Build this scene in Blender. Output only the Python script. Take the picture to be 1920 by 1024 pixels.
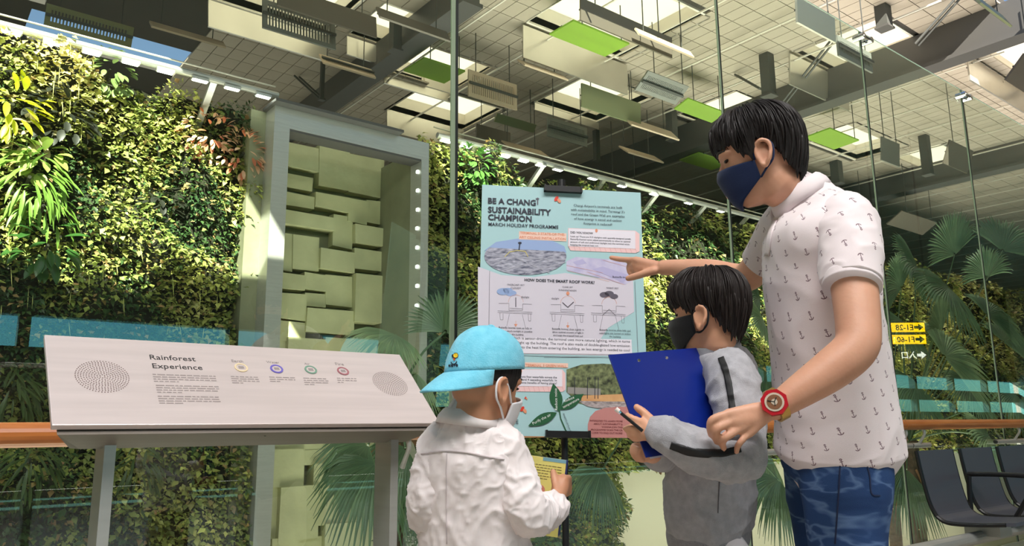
import bpy, bmesh, math, random
import numpy as np
from mathutils import Vector, Matrix
for o in list(bpy.data.objects): bpy.data.objects.remove(o, do_unlink=True)
S = bpy.context.scene
COL = S.collection
# ------------------------------------------------------------------ camera
F_PX = 1480.0; YAW = math.radians(38.4); PIT = math.radians(11.1); ROLL = 0.01; HC = 0.95
fw = np.array([math.sin(YAW)*math.cos(PIT), math.cos(YAW)*math.cos(PIT), math.sin(PIT)])
_r0 = np.array([math.cos(YAW), -math.sin(YAW), 0.0]); _u0 = np.cross(_r0, fw)
cr = math.cos(ROLL)*_r0 - math.sin(ROLL)*_u0
cu = math.sin(ROLL)*_r0 + math.cos(ROLL)*_u0
CAM = np.array([0, 0, HC])
cam = bpy.data.cameras.new('camera'); co = bpy.data.objects.new('camera', cam); COL.objects.link(co)
cam.sensor_width = 36.0; cam.lens = 36.0*F_PX/1920.0; cam.clip_end = 300
m = Matrix(((cr[0], cu[0], -fw[0], 0), (cr[1], cu[1], -fw[1], 0), (cr[2], cu[2], -fw[2], HC), (0, 0, 0, 1)))
co.matrix_world = m
S.camera = co
# ------------------------------------------------------------------ world, sun, area lights, exposure
S.view_settings.view_transform = 'Standard'; S.view_settings.look = 'None'
S.view_settings.gamma = 1.0; S.view_settings.use_curve_mapping = False
S.view_settings.exposure = 0.3
w = bpy.data.worlds.new('sky'); S.world = w; w.use_nodes = True
wn = w.node_tree.nodes; wl = w.node_tree.links; wn.clear()
sky = wn.new('ShaderNodeTexSky'); sky.sky_type = 'NISHITA'; sky.sun_disc = False
sky.sun_elevation = math.radians(50); sky.sun_rotation = math.radians(200); sky.air_density = 1.0; sky.dust_density = 0.6
bg = wn.new('ShaderNodeBackground'); bg.inputs[1].default_value = 0.16
wo = wn.new('ShaderNodeOutputWorld'); wl.new(sky.outputs[0], bg.inputs[0]); wl.new(bg.outputs[0], wo.inputs[0])
def add_light(name, kind, loc, target, energy, color=(1, 1, 1), **k):
    l = bpy.data.lights.new(name, kind); l.energy = energy; l.color = color
    for a, v in k.items(): setattr(l, a, v)
    o = bpy.data.objects.new(name, l); COL.objects.link(o); o.location = loc
    o.rotation_euler = (Vector(target)-Vector(loc)).to_track_quat('-Z', 'Y').to_euler()
    return o
SUN_TO = Vector((-0.50, -1.0, 0.72))
add_light('sun', 'SUN', SUN_TO*20, (0, 0, 0), 20.0, (1.0, 0.95, 0.84), angle=0.009)
add_light('added_gallery_fill', 'AREA', (-0.2, -1.6, 7.3), (1.0, 0.6, 1.0), 880, (1.0, 0.97, 0.95), shape='RECTANGLE', size=7, size_y=3.0)  # added lamp below the closed soffit, brightens the people; no skylight here
add_light('hall_bounce_fill', 'AREA', (9, 6.6, -4.2), (9, 6.6, 7.5), 2100, (1.0, 0.96, 0.88), shape='RECTANGLE', size=30, size_y=5, spread=1.75)  # added upward lamp in place of light bounced off the hall floor
add_light('added_ceiling_fill', 'AREA', (4.0, 13.2, 4.6), (4.0, 13.0, 7.5), 90, (1.0, 0.96, 0.9), shape='RECTANGLE', size=14, size_y=3)  # added lamp hidden behind the green wall, lifts the dark far ceiling

# ------------------------------------------------------------------ helpers: projection
def ray(x, y): return fw + (x-960)/F_PX*cr - (y-512)/F_PX*cu
def W(x, y, d): return CAM + ray(x, y)*d
def onY(x, y, Y): v = ray(x, y); return CAM + v*(Y/v[1])
def onZ(x, y, Z): v = ray(x, y); return CAM + v*((Z-HC)/v[2])
def onX(x, y, X): v = ray(x, y); return CAM + v*(X/v[0])
def nrm(v): v = np.asarray(v, float); return v/max(np.linalg.norm(v), 1e-9)
# ------------------------------------------------------------------ helpers: materials
def sc(r, g, b):
    f = lambda c: (c/255/12.92) if c/255 <= 0.04045 else ((c/255+0.055)/1.055)**2.4
    return (f(r), f(g), f(b), 1)
_M = {}
def mat(name, col, rough=0.5, metal=0.0, var=0.0, vscale=8.0, bump=0.0, bscale=60.0, spec=0.5, island=0.0, stretch=None,
        col2=None, emit=None, estr=0.0, sss=0.0, transl=0.0, sheen=0.0, crease=0.0, cscale=14):
    if name in _M: return _M[name]
    M = bpy.data.materials.new(name); M.use_nodes = True; _M[name] = M
    nt = M.node_tree; N = nt.nodes; L = nt.links
    b = N['Principled BSDF']; b.inputs['Base Color'].default_value = col
    b.inputs['Roughness'].default_value = rough; b.inputs['Metallic'].default_value = metal
    b.inputs['Specular IOR Level'].default_value = spec
    if sss: 
        b.inputs['Subsurface Weight'].default_value = sss; b.inputs['Subsurface Radius'].default_value = (0.02, 0.008, 0.004); b.inputs['Subsurface Scale'].default_value = 0.5
    if sheen: b.inputs['Sheen Weight'].default_value = sheen
    tc = N.new('ShaderNodeTexCoord'); src = tc.outputs['Object']
    if stretch:
        mp = N.new('ShaderNodeMapping'); mp.inputs['Scale'].default_value = stretch; L.new(src, mp.inputs[0]); src = mp.outputs[0]
    cur = None
    if var or col2:
        nz = N.new('ShaderNodeTexNoise'); nz.inputs['Scale'].default_value = vscale; nz.inputs['Detail'].default_value = 5; L.new(src, nz.inputs['Vector'])
        rp = N.new('ShaderNodeValToRGB'); c2 = col2 if col2 else tuple(min(1, c*(1+var)) for c in col[:3])+(1,)
        c1 = col if col2 else tuple(c*(1-var) for c in col[:3])+(1,)
        rp.color_ramp.elements[0].position = 0.32; rp.color_ramp.elements[1].position = 0.68
        rp.color_ramp.elements[0].color = c1; rp.color_ramp.elements[1].color = c2
        L.new(nz.outputs['Fac'], rp.inputs[0]); cur = rp.outputs[0]
    if island:
        g = N.new('ShaderNodeNewGeometry'); hs = N.new('ShaderNodeHueSaturation')
        if cur: L.new(cur, hs.inputs['Color'])
        else: hs.inputs['Color'].default_value = col
        mr = N.new('ShaderNodeMapRange'); mr.inputs[3].default_value = 1-island; mr.inputs[4].default_value = 1+island
        L.new(g.outputs['Random Per Island'], mr.inputs[0]); L.new(mr.outputs[0], hs.inputs['Value'])
        mh = N.new('ShaderNodeMapRange'); mh.inputs[3].default_value = 0.5-island*0.05; mh.inputs[4].default_value = 0.5+island*0.05
        mm = N.new('ShaderNodeMath'); mm.operation = 'FRACT'; m7 = N.new('ShaderNodeMath'); m7.operation = 'MULTIPLY'; m7.inputs[1].default_value = 7.3
        L.new(g.outputs['Random Per Island'], m7.inputs[0]); L.new(m7.outputs[0], mm.inputs[0]); L.new(mm.outputs[0], mh.inputs[0]); L.new(mh.outputs[0], hs.inputs['Hue'])
        cur = hs.outputs[0]
    if cur: L.new(cur, b.inputs['Base Color'])
    if bump:
        nb = N.new('ShaderNodeTexNoise'); nb.inputs['Scale'].default_value = bscale; nb.inputs['Detail'].default_value = 4; L.new(src, nb.inputs['Vector'])
        bp = N.new('ShaderNodeBump'); bp.inputs['Strength'].default_value = bump; bp.inputs['Distance'].default_value = 0.01
        L.new(nb.outputs['Fac'], bp.inputs['Height']); L.new(bp.outputs[0], b.inputs['Normal'])
    if crease:
        nc = N.new('ShaderNodeTexNoise'); nc.noise_type = 'RIDGED_MULTIFRACTAL'; nc.inputs['Scale'].default_value = cscale; nc.inputs['Detail'].default_value = 2.5; nc.inputs['Distortion'].default_value = 0.6; L.new(src, nc.inputs['Vector'])
        bc = N.new('ShaderNodeBump'); bc.inputs['Strength'].default_value = crease; bc.inputs['Distance'].default_value = 0.012; L.new(nc.outputs['Fac'], bc.inputs['Height'])
        if bump: L.new(bp.outputs[0], bc.inputs['Normal'])
        L.new(bc.outputs[0], b.inputs['Normal'])
    if emit:
        b.inputs['Emission Color'].default_value = emit; b.inputs['Emission Strength'].default_value = estr
    if transl:
        t = N.new('ShaderNodeBsdfTranslucent'); mx = N.new('ShaderNodeMixShader'); mx.inputs[0].default_value = transl
        if cur: L.new(cur, t.inputs[0])
        else: t.inputs[0].default_value = col
        L.new(b.outputs[0], mx.inputs[1]); L.new(t.outputs[0], mx.inputs[2]); L.new(mx.outputs[0], N['Material Output'].inputs['Surface'])
    return M
def glass_mat():
    M = bpy.data.materials.new('clear_glass'); M.use_nodes = True; nt = M.node_tree; N = nt.nodes; L = nt.links; N.clear()
    o = N.new('ShaderNodeOutputMaterial'); mx = N.new('ShaderNodeMixShader'); tr = N.new('ShaderNodeBsdfTransparent'); gl = N.new('ShaderNodeBsdfGlossy')
    tr.inputs[0].default_value = (0.91, 0.965, 0.91, 1); gl.inputs['Roughness'].default_value = 0.0; gl.inputs[0].default_value = (0.95, 1.0, 0.98, 1)
    ge = N.new('ShaderNodeNewGeometry'); dt = N.new('ShaderNodeVectorMath'); dt.operation = 'DOT_PRODUCT'
    L.new(ge.outputs['Normal'], dt.inputs[0]); L.new(ge.outputs['Incoming'], dt.inputs[1])
    def mth(op, a, b_):
        n = N.new('ShaderNodeMath'); n.operation = op
        for i, q in enumerate((a, b_)):
            if q is None: continue
            if isinstance(q, (int, float)): n.inputs[i].default_value = q
            else: L.new(q, n.inputs[i])
        return n.outputs[0]
    c = mth('ABSOLUTE', dt.outputs['Value'], None); f = mth('POWER', mth('SUBTRACT', 1.0, c), 5.0); R0 = 0.07   # Schlick reflectance of one face
    f = mth('ADD', mth('MULTIPLY', f, 1-R0), R0)
    L.new(f, mx.inputs[0]); L.new(tr.outputs[0], mx.inputs[1]); L.new(gl.outputs[0], mx.inputs[2]); L.new(mx.outputs[0], o.inputs[0])
    return M
GLASS = glass_mat()
# ------------------------------------------------------------------ helpers: objects
def tag(o, label=None, cat=None, group=None, kind=None):
    if label: o['label'] = label
    if cat: o['category'] = cat
    if group: o['group'] = group
    if kind: o['kind'] = kind
    return o
def empty(name, loc, label, cat, group=None):
    o = bpy.data.objects.new(name, None); COL.objects.link(o); o.location = [float(c) for c in loc]; o.empty_display_size = 0.1
    return tag(o, label, cat, group)
class MB:
    def __init__(s): s.v = []; s.f = []; s.n = 0; s.uv = []
    def add(s, V, Fc, uv=None):
        V = np.asarray(V, float); s.v.append(V); s.f += [tuple(i+s.n for i in f) for f in Fc]; s.n += len(V)
        s.uv.append(np.zeros((len(V), 3)) if uv is None else uv)
        return s
    def hexa(s, P):
        return s.add(P, [(0, 3, 2, 1), (4, 5, 6, 7), (0, 1, 5, 4), (1, 2, 6, 5), (2, 3, 7, 6), (3, 0, 4, 7)])
    def box(s, a, b):
        (x0, y0, z0), (x1, y1, z1) = a, b
        return s.hexa([(x0, y0, z0), (x1, y0, z0), (x1, y1, z0), (x0, y1, z0), (x0, y0, z1), (x1, y0, z1), (x1, y1, z1), (x0, y1, z1)])
    def obox(s, o, ax, ay, az):      # oriented box: corner and three edge vectors
        o, ax, ay, az = (np.asarray(q, float) for q in (o, ax, ay, az))
        if np.dot(np.cross(ax, ay), az) < 0: ax, ay = ay, ax
        return s.hexa([o, o+ax, o+ax+ay, o+ay, o+az, o+az+ax, o+az+ax+ay, o+az+ay])
    def bar(s, p, q, wa, wb, ref=(0, 0, 1)):
        p, q = np.asarray(p, float), np.asarray(q, float); t = nrm(q-p); b = np.asarray(ref, float); b = b-np.dot(b, t)*t
        if np.linalg.norm(b) < 1e-6: b = np.array([1, 0, 0])-t[0]*t
        b = nrm(b); c = np.cross(t, b)
        return s.obox(p-b*wa/2-c*wb/2, b*wa, c*wb, q-p)
    def tube(s, pts, r, n=12, m=None, ref=(0.13, 0.21, 0.97), cap=True, spl=True):
        V, Fc, uv = limb(pts, r, ref, n, m or max(2, 4*(len(pts)-1)) if spl else len(pts), 0 if cap is True else cap, spl)
        return s.add(V, Fc, uv)
    def ell(s, c, ax, n=20, k=12):
        c = np.asarray(c, float); A = [np.asarray(a, float) for a in ax]; rows = []
        for i in range(1, k):
            th = math.pi*i/k
            rows.append([c+A[2]*math.cos(th)+math.sin(th)*(A[0]*math.cos(2*math.pi*j/n)+A[1]*math.sin(2*math.pi*j/n)) for j in range(n)])
        V = [c+A[2]]+[q for r in rows for q in r]+[c-A[2]]; Fc = []
        for j in range(n): Fc.append((0, 1+j, 1+(j+1) % n))
        for i in range(k-2):
            for j in range(n): a = 1+i*n+j; b2 = 1+i*n+(j+1) % n; Fc.append((a, a+n, b2+n, b2))
        e = len(V)-1; a0 = 1+(k-2)*n
        for j in range(n): Fc.append((e, a0+(j+1) % n, a0+j))
        return s.add(V, Fc)
    def prism(s, poly, dvec):      # closed polygon (list of 3-D points) extruded by dvec
        P = np.asarray(poly, float); n = len(P); d = np.asarray(dvec, float)
        nn = sum(np.cross(P[i]-P[0], P[(i+1) % n]-P[0]) for i in range(1, n-1))
        if np.dot(nn, d) < 0: P = P[::-1]
        return s.add(np.vstack([P, P+d]), [tuple(range(n-1, -1, -1)), tuple(range(n, 2*n))]+[(i, (i+1) % n, n+(i+1) % n, n+i) for i in range(n)])
    def mesh(s, name):
        me = bpy.data.meshes.new(name); V = np.vstack(s.v); me.from_pydata(V.tolist(), [], s.f); me.update()
        return me
    def build(s, name, M, parent=None, smooth=False, uv=False, kind=None, label=None):
        me = s.mesh(name)
        if M: me.materials.append(M)
        if smooth: me.shade_smooth()
        if uv:
            a = me.attributes.new('puv', 'FLOAT_VECTOR', 'POINT'); a.data.foreach_set('vector', np.vstack(s.uv).ravel())
        return link(name, me, parent, kind, label)
def link(name, me, parent=None, kind=None, label=None):
    o = bpy.data.objects.new(name, me); COL.objects.link(o)
    if parent is not None:
        o.parent = parent
        q = Vector((0, 0, 0)); p = parent
        while p is not None: q += p.location; p = p.parent
        o.location = -q
    if kind: o['kind'] = kind
    if label: o['label'] = label
    return o
def recentre(o):
    """move a mesh thing's origin to its base (world stays)"""
    me = o.data; n = len(me.vertices); c = np.empty(n*3); me.vertices.foreach_get('co', c); c = c.reshape(-1, 3)
    b = np.array([(c[:, 0].min()+c[:, 0].max())/2, (c[:, 1].min()+c[:, 1].max())/2, c[:, 2].min()])
    me.vertices.foreach_set('co', (c-b).ravel()); me.update(); o.location = Vector(o.location)+Vector(b.tolist())
    return o
def spline(P, m):
    P = np.asarray(P, float)
    if len(P) == 2: return P[0]+(P[1]-P[0])*np.linspace(0, 1, m)[:, None]
    Q = np.vstack([2*P[0]-P[1], P, 2*P[-1]-P[-2]]); k = len(P)-1; out = []
    for t in np.linspace(0, k, m):
        i = min(int(t), k-1); u = t-i; a, b, c, d = Q[i:i+4]
        out.append(0.5*((2*b)+(c-a)*u+(2*a-5*b+4*c-d)*u*u+(3*b-a-3*c+d)*u**3))
    return np.array(out)
def limb(pts, radii, ref, n=20, m=24, cap=0, spl=True, expo=2.0):
    """tube through points; cap = number of rounding rings at each end (0 = flat)"""
    P = np.asarray(pts, float)
    R = np.array([(r, r) if np.isscalar(r) else tuple(r) for r in (radii if hasattr(radii, '__len__') else [radii]*len(P))], float)
    if spl and m != len(P): X = spline(np.hstack([P, R]), m)
    else: X = np.hstack([P, R])
    P, R = X[:, :3], np.maximum(X[:, 3:], 1e-4); T = np.gradient(P, axis=0); T /= np.maximum(np.linalg.norm(T, axis=1), 1e-9)[:, None]
    rows = []; b = np.asarray(ref, float); th = np.arange(n)*2*math.pi/n
    ce, se = np.cos(th), np.sin(th)
    ce = np.sign(ce)*np.abs(ce)**(2/expo); se = np.sign(se)*np.abs(se)**(2/expo)
    fr = []
    for i in range(len(P)):
        b = b-np.dot(b, T[i])*T[i]; b = nrm(b); c = np.cross(T[i], b); fr.append((b, c))
        rows.append(P[i]+np.outer(ce, b)*R[i, 0]+np.outer(se, c)*R[i, 1])
    if cap:
        def capr(i, sg):
            out = []; b, c = fr[i]; rm = R[i].min()
            for k in range(1, cap+1):
                a = math.pi/2*k/(cap+0.5); q = math.cos(a)
                out.append(P[i]+sg*T[i]*rm*math.sin(a)+np.outer(ce, b)*R[i, 0]*q+np.outer(se, c)*R[i, 1]*q)
            return out
        rows = capr(0, -1)[::-1]+rows+capr(len(P)-1, 1)
    V = np.vstack(rows); k = len(rows); Fc = []
    for i in range(k-1):
        for j in range(n):
            a = i*n+j; a2 = i*n+(j+1) % n; Fc.append((a, a2, a2+n, a+n))
    Fc.append(tuple(range(n-1, -1, -1))); Fc.append(tuple(range((k-1)*n, k*n)))
    L = np.concatenate([[0], np.cumsum(np.linalg.norm(np.diff(np.array([r.mean(0) for r in rows]), axis=0), axis=1))])
    rr = np.array([np.linalg.norm(r-r.mean(0), axis=1).mean() for r in rows]); rmax = np.median(rr)
    tt = (th+math.pi) % (2*math.pi)-math.pi
    uv = np.zeros((k*n, 3)); uv[:, 0] = np.tile(tt, k)*rmax; uv[:, 1] = np.repeat(L, n)
    return V, Fc, uv
_rng = np.random.RandomState(5)
def folds(V, amp, k, seed, direction=None, warp=1.0):
    """smooth pseudo-random scalar per vertex (sum of warped sines) used for cloth folds"""
    rs = np.random.RandomState(seed); V = np.asarray(V); out = np.zeros(len(V)); Wp = V.copy()
    for i in range(3):
        kk = rs.normal(size=3)*k*0.35; Wp = Wp+warp*0.02*np.outer(np.sin(V@kk+rs.rand()*6), rs.normal(size=3))
    for i in range(7):
        d = rs.normal(size=3)
        if direction is not None: d = d*0.35+np.asarray(direction)*rs.choice([-1, 1])
        d = nrm(d)*k*(0.6+rs.rand()*1.2); s_ = np.sin(Wp@d+rs.rand()*6.28); out += (1-np.abs(s_))**2 if i % 2 else s_*0.5
    return out/4*amp
from mathutils import noise as _ns
def creases(V, amp, scale, seed, stretch=(1, 1, 1)):
    """sharp cloth creases: ridged noise over warped coordinates"""
    V = np.asarray(V)*np.asarray(stretch); o = np.array([seed*3.17, seed*1.31, seed*7.7]); out = np.empty(len(V))
    for i, p in enumerate(V*scale+o):
        q = Vector(p); wv = _ns.noise_vector(q*0.55)*0.55; q = q+wv
        a = 1-abs(_ns.noise(q)); b = 1-abs(_ns.noise(q*2.1+Vector((5, 3, 1)))); out[i] = a**5+0.5*b**5-0.35*abs(_ns.noise(q*0.5))
    return out*amp
def displace(V, Fc, h):
    N = np.zeros_like(V); f4 = np.array([f for f in Fc if len(f) == 4])
    nn = np.cross(V[f4[:, 2]]-V[f4[:, 0]], V[f4[:, 3]]-V[f4[:, 1]])
    for c in range(4): np.add.at(N, f4[:, c], nn)
    N /= np.maximum(np.linalg.norm(N, axis=1), 1e-9)[:, None]
    return V+N*h[:, None]
def fuse(mb, name, M, voxel, smooth=3, parent=None):
    me = mb.mesh(name+'_raw'); o = bpy.data.objects.new(name+'_raw', me); COL.objects.link(o)
    r = o.modifiers.new('r', 'REMESH'); r.mode = 'VOXEL'; r.voxel_size = voxel
    s_ = o.modifiers.new('s', 'SMOOTH'); s_.factor = 0.5; s_.iterations = smooth
    dg = bpy.context.evaluated_depsgraph_get(); me2 = bpy.data.meshes.new_from_object(o.evaluated_get(dg)); me2.name = name
    bpy.data.objects.remove(o); bpy.data.meshes.remove(me)
    me2.materials.clear(); me2.materials.append(M); me2.shade_smooth()
    return link(name, me2, parent)
def fast_mesh(name, V, tris, M, parent=None, kind=None):
    me = bpy.data.meshes.new(name); V = np.asarray(V, np.float32); tris = np.asarray(tris, np.int32); nt = len(tris)
    me.vertices.add(len(V)); me.vertices.foreach_set('co', V.ravel()); me.loops.add(nt*3); me.loops.foreach_set('vertex_index', tris.ravel())
    me.polygons.add(nt); me.polygons.foreach_set('loop_start', np.arange(0, nt*3, 3, dtype=np.int32)); me.polygons.foreach_set('loop_total', np.full(nt, 3, np.int32))
    me.update(calc_edges=True); me.materials.append(M)
    return link(name, me, parent, kind)
def text(body, size, org, ux, uy, M, parent, name='lettering', align='LEFT', bold=0.0, depth=0.0006, gap=1.0, space=1.0, xs=1.0):
    cu_ = bpy.data.curves.new(name, 'FONT'); cu_.body = body; cu_.size = size; cu_.align_x = align; cu_.extrude = depth; cu_.offset = bold
    cu_.space_line = gap; cu_.space_character = space; cu_.resolution_u = 2
    o = bpy.data.objects.new(name+'_raw', cu_); COL.objects.link(o)
    dg = bpy.context.evaluated_depsgraph_get(); me = bpy.data.meshes.new_from_object(o.evaluated_get(dg)); bpy.data.objects.remove(o); me.name = name
    ux, uy = nrm(ux), nrm(uy); uz = np.cross(ux, uy); n = len(me.vertices); c = np.empty(n*3); me.vertices.foreach_get('co', c); c = c.reshape(-1, 3)
    q = np.asarray(org, float)+np.outer(c[:, 0]*xs, ux)+np.outer(c[:, 1], uy)+np.outer(c[:, 2], uz); me.vertices.foreach_set('co', q.ravel()); me.update()
    me.materials.clear(); me.materials.append(M)
    return link(name, me, parent)
# ================================================================== materials
m_floor = mat('stone_floor', sc(168, 158, 146), 0.25, var=0.12, vscale=3)
m_hall = mat('hall_floor', sc(228, 220, 200), 0.3, var=0.06, vscale=1)
m_ceil = mat('ceiling_panel_metal', sc(168, 156, 140), 0.5, var=0.05, vscale=2)
m_ceilgap = mat('ceiling_void', sc(52, 47, 42), 0.8)
m_beam = mat('dark_steel', sc(84, 82, 80), 0.45, 0.3)
m_duct = mat('dark_duct', sc(70, 70, 66), 0.6)
m_wall = mat('plaster', sc(205, 200, 192), 0.7)
m_diff = mat('skylight_diffuser', (.70, .66, .58, 1), .6, transl=.92)
m_white = mat('white_board', sc(222, 214, 200), 0.35, var=0.06, vscale=1.5)
m_silver = mat('silver_reflector', sc(205, 200, 190), 0.3, 0.75, var=0.08, vscale=1.2)
m_beige = mat('beige_metal', sc(198, 176, 150), 0.45, 0.1)
m_olive = mat('olive_metal', sc(126, 122, 82), 0.5, 0.1)
m_grey = mat('grey_metal', sc(128, 128, 122), 0.45, 0.3)
m_darkl = mat('dark_louvre', sc(96, 88, 78), 0.5, 0.2)
m_greenp = mat('green_translucent_panel', sc(176, 208, 96), 0.5, transl=0.6)
m_greeng = mat('grey_green_panel', sc(140, 146, 110), 0.4, 0.2)
m_steel = mat('brushed_steel', sc(188, 188, 182), 0.36, 0.5, var=0.05, vscale=4, stretch=(1, 1, 12))
m_chrome = mat('chrome', sc(220, 220, 220), 0.12, 1.0)
m_black = mat('black_metal', sc(22, 22, 24), 0.4)
m_wood = mat('handrail_wood', sc(196, 122, 62), 0.35, col2=sc(168, 92, 40), vscale=6, stretch=(0.6, 8, 8))
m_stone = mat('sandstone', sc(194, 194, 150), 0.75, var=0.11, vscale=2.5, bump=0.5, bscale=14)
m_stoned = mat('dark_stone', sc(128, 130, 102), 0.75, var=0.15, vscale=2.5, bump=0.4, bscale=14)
m_soil = mat('planting_felt', sc(34, 36, 20), 0.95, var=0.4, vscale=5)
m_seal = mat('dark_joint_seal', sc(34, 38, 36), 0.5)
m_lamp = mat('lamp_glow', sc(255, 250, 240), 0.5, emit=(1, 0.96, 0.88, 1), estr=14)
m_whiteline = mat('white_rail_metal', sc(225, 218, 205), 0.4, 0.2)

# ================================================================== floors and shell
YG = 2.5                       # glass screen line
fl = MB().box((-9, -10.5, -0.35), (40, 2.75, 0)).build('floor', m_floor, kind='structure')
hf = MB().box((-9, 2.75, -4.9), (45, 17, -4.6)).build('floor', m_hall, kind='structure')
apron = MB().box((-60, -80, -5.2), (60, -10.9, -0.6)).build('floor', mat('apron_concrete', sc(190, 188, 182), 0.8), kind='structure')
wl_ = MB().box((-9.3, -10.95, -4.9), (-9, 17, 7.64)).build('wall_left', m_wall, kind='structure')
wr_ = MB().box((45, -10.95, -4.9), (45.3, 17, 7.64)).build('wall_right', m_wall, kind='structure')
we_ = MB().box((-9, 17, -4.9), (45, 17.3, 7.64)).build('wall_far', m_wall, kind='structure')
m_tint = bpy.data.materials.new('tinted_glass'); m_tint.use_nodes = True
_n = m_tint.node_tree.nodes; _n.clear(); _o = _n.new('ShaderNodeOutputMaterial'); _t = _n.new('ShaderNodeBsdfTransparent'); _t.inputs[0].default_value = (0.55, 0.93, 1.0, 1); m_tint.node_tree.links.new(_t.outputs[0], _o.inputs[0])
# window wall behind the camera: sill, head and mullions, open daylight between
wb = MB()
wb.box((-9, -10.9, 0), (45, -10.6, 1.45)); wb.box((-9, -10.9, 2.95), (45, -10.6, 7.64)); wb.box((-9, -10.9, 1.95), (45, -10.6, 2.4))
wb = wb.build('wall_back', mat('wall_back_dark', sc(92, 92, 92), 0.6), kind='structure')
for i in range(15):
    x = -9+i*3.6
    MB().box((x-0.09, -10.88, 1.45), (x+0.09, -10.62, 2.95)).build('mullion', m_beam, wb)
    MB().box((x+0.095, -10.76, 1.45), (x+3.505, -10.75, 2.95)).build('tinted_pane', m_tint, wb)

# ================================================================== ceiling
ZC = 7.5
# skylight openings: rectangles (x0,x1,y0,y1), the visible ones from the far-left and far-right corners seen in the photograph
def opening(l, r_, depth):
    a, b = onZ(l[0], l[1], ZC), onZ(r_[0], r_[1], ZC); y1 = (a[1]+b[1])/2
    return (a[0], b[0], y1-depth, y1)
OPEN = [opening((980, 47), (1180, 108), 1.9), opening((390, 0), (610, 62), 1.6), opening((725, 205), (868, 248), 1.5),
        opening((1002, 193), (1120, 228), 1.7), opening((650, 68), (730, 92), 1.3), opening((718, 140), (850, 178), 1.5),
        opening((1480, 100), (1590, 150), 1.6), opening((1812, 100), (1925, 165), 1.3), opening((40, 72), (330, 146), 1.15), opening((20,-4),(84,12),1.0),
        opening((1265, 215), (1360, 245), 1.5), opening((1500, 262), (1610, 300), 1.3), opening((1655, 300), (1760, 335), 1.3),
        (-6, 0.8, 2.9, 7.3), (4.2, 9.9, 2.9, 6.3), (9.9, 10.7, 2.9, 5.7), (10.7, 11.6, 2.9, 5.1), (11.6, 12.4, 2.9, 4.6), (12.4, 13.9, 2.9, 4.2), (13.9, 15.5, 2.9, 4.7), (15.5, 17.5, 2.9, 5.2)]  # unseen openings, laid out so the sun strikes the green walls, not the recess
def in_open(x, y):
    return any(a < x < b and c < y < d for a, b, c, d in OPEN)
TX, TY = 0.268, 0.42
tiles = []
for i in range(-22, 150):
    for j in range(0, 40):
        x, y = 9.53+i*TX-5*TX*0, 0.4+j*TY
        if x < -8.8 or x > 44: continue
        if not in_open(x+TX/2, y+TY/2): tiles.append((x, y))
tm = MB().box((0, 0, 0), (TX-0.012, TY-0.012, 0.03)).mesh('ceiling_panel'); tm.materials.append(m_ceil)
def scr(x, y):
    v = np.array([x, y, ZC])-CAM; d = v@fw
    if d < 0.5: return None
    px, py = 960+F_PX*(v@cr)/d, 512-F_PX*(v@cu)/d
    return d if (-20 < px < 1940 and -20 < py < 560) else None
ranked = sorted([(scr(x, y), x, y) for x, y in tiles if scr(x, y)])[:290]
near = set((x, y) for _, x, y in ranked)
# backing slab above the panels, with the same openings cut in (built as cells)
gx = sorted(set([-9, 45]+[o[0] for o in OPEN]+[o[1] for o in OPEN])); gy = sorted(set([-10.9, 17]+[o[2] for o in OPEN]+[o[3] for o in OPEN]))
cb = MB()
for a, b in zip(gx[:-1], gx[1:]):
    for c, d in zip(gy[:-1], gy[1:]):
        if not in_open((a+b)/2, (c+d)/2): cb.box((a, c, ZC+0.035), (b, d, ZC+0.16))
ceil = cb.build('ceiling', m_ceilgap, kind='structure')
for x, y in tiles:
    if (x, y) in near:
        o = bpy.data.objects.new('ceiling_panel', tm); COL.objects.link(o); o.parent = ceil; o.location = (x, y, ZC)
rest = MB()
for x, y in tiles:
    if (x, y) not in near: rest.box((x, y, ZC), (x+TX-0.012, y+TY-0.012, ZC+0.03))
rest.build('ceiling_panels', m_ceil, ceil, kind='stuff')
# plain soffit over the gallery
MB().box((-9, -10.6, ZC-0.02), (45, 0.4, ZC+0.03)).build('soffit', m_ceil, ceil)
for i in range(-2, 26):       # thin light rails below the panels
    x = 9.46+i*1.34
    if x < 0: continue
    y0 = max([o[3] for o in OPEN[-8:] if o[0] < x < o[1]]+[3.0])
    MB().box((x-0.012, y0, ZC-0.16), (x+0.012, 16.8, ZC-0.135)).build('ceiling_rail', m_whiteline, ceil)
for (a, b, c, d) in OPEN[:-8]:  # upstand of each skylight
    if a < 3: continue
    u = MB(); t = 0.04; h = 0.4
    u.box((a-t, c, ZC+0.0), (a, d, ZC+h)); u.box((b, c, ZC), (b+t, d, ZC+h)); u.box((a, d, ZC), (b, d+t, ZC+h)); u.box((a, c-t, ZC), (b, c, ZC+h))
    u.build('skylight_upstand', m_white, ceil)
    if a > 3: MB().box((a, c, ZC+h), (b, d, ZC+h+0.02)).build('diffuser_pane', m_diff, ceil)
# roof beams
def beam(x0, x1, z0, y0, y1, label):
    o = empty('roof_beam', ((x0+x1)/2, y0, z0), label, 'beam', 'steel beams of the roof')
    f = MB(); f.box((x0-0.06, y0, z0), (x1+0.06, y1, z0+0.06)); f.build('lower_flange', m_beam, o)
    MB().box((x0, y0, z0+0.06), (x1, y1, ZC-0.005)).build('web', m_beam, o)
    return o
beam(6.02, 6.26, 7.02, 8.6, 16.6, 'dark steel roof beam running above the steel framed stone recess')
beam(13.25, 13.5, 6.85, 3.2, 16.6, 'wide dark steel roof beam passing behind the head of the man')
beam(20.4, 20.7, 6.9, 3.2, 16.6, 'dark grey roof beam furthest right, low behind the glass')

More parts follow.
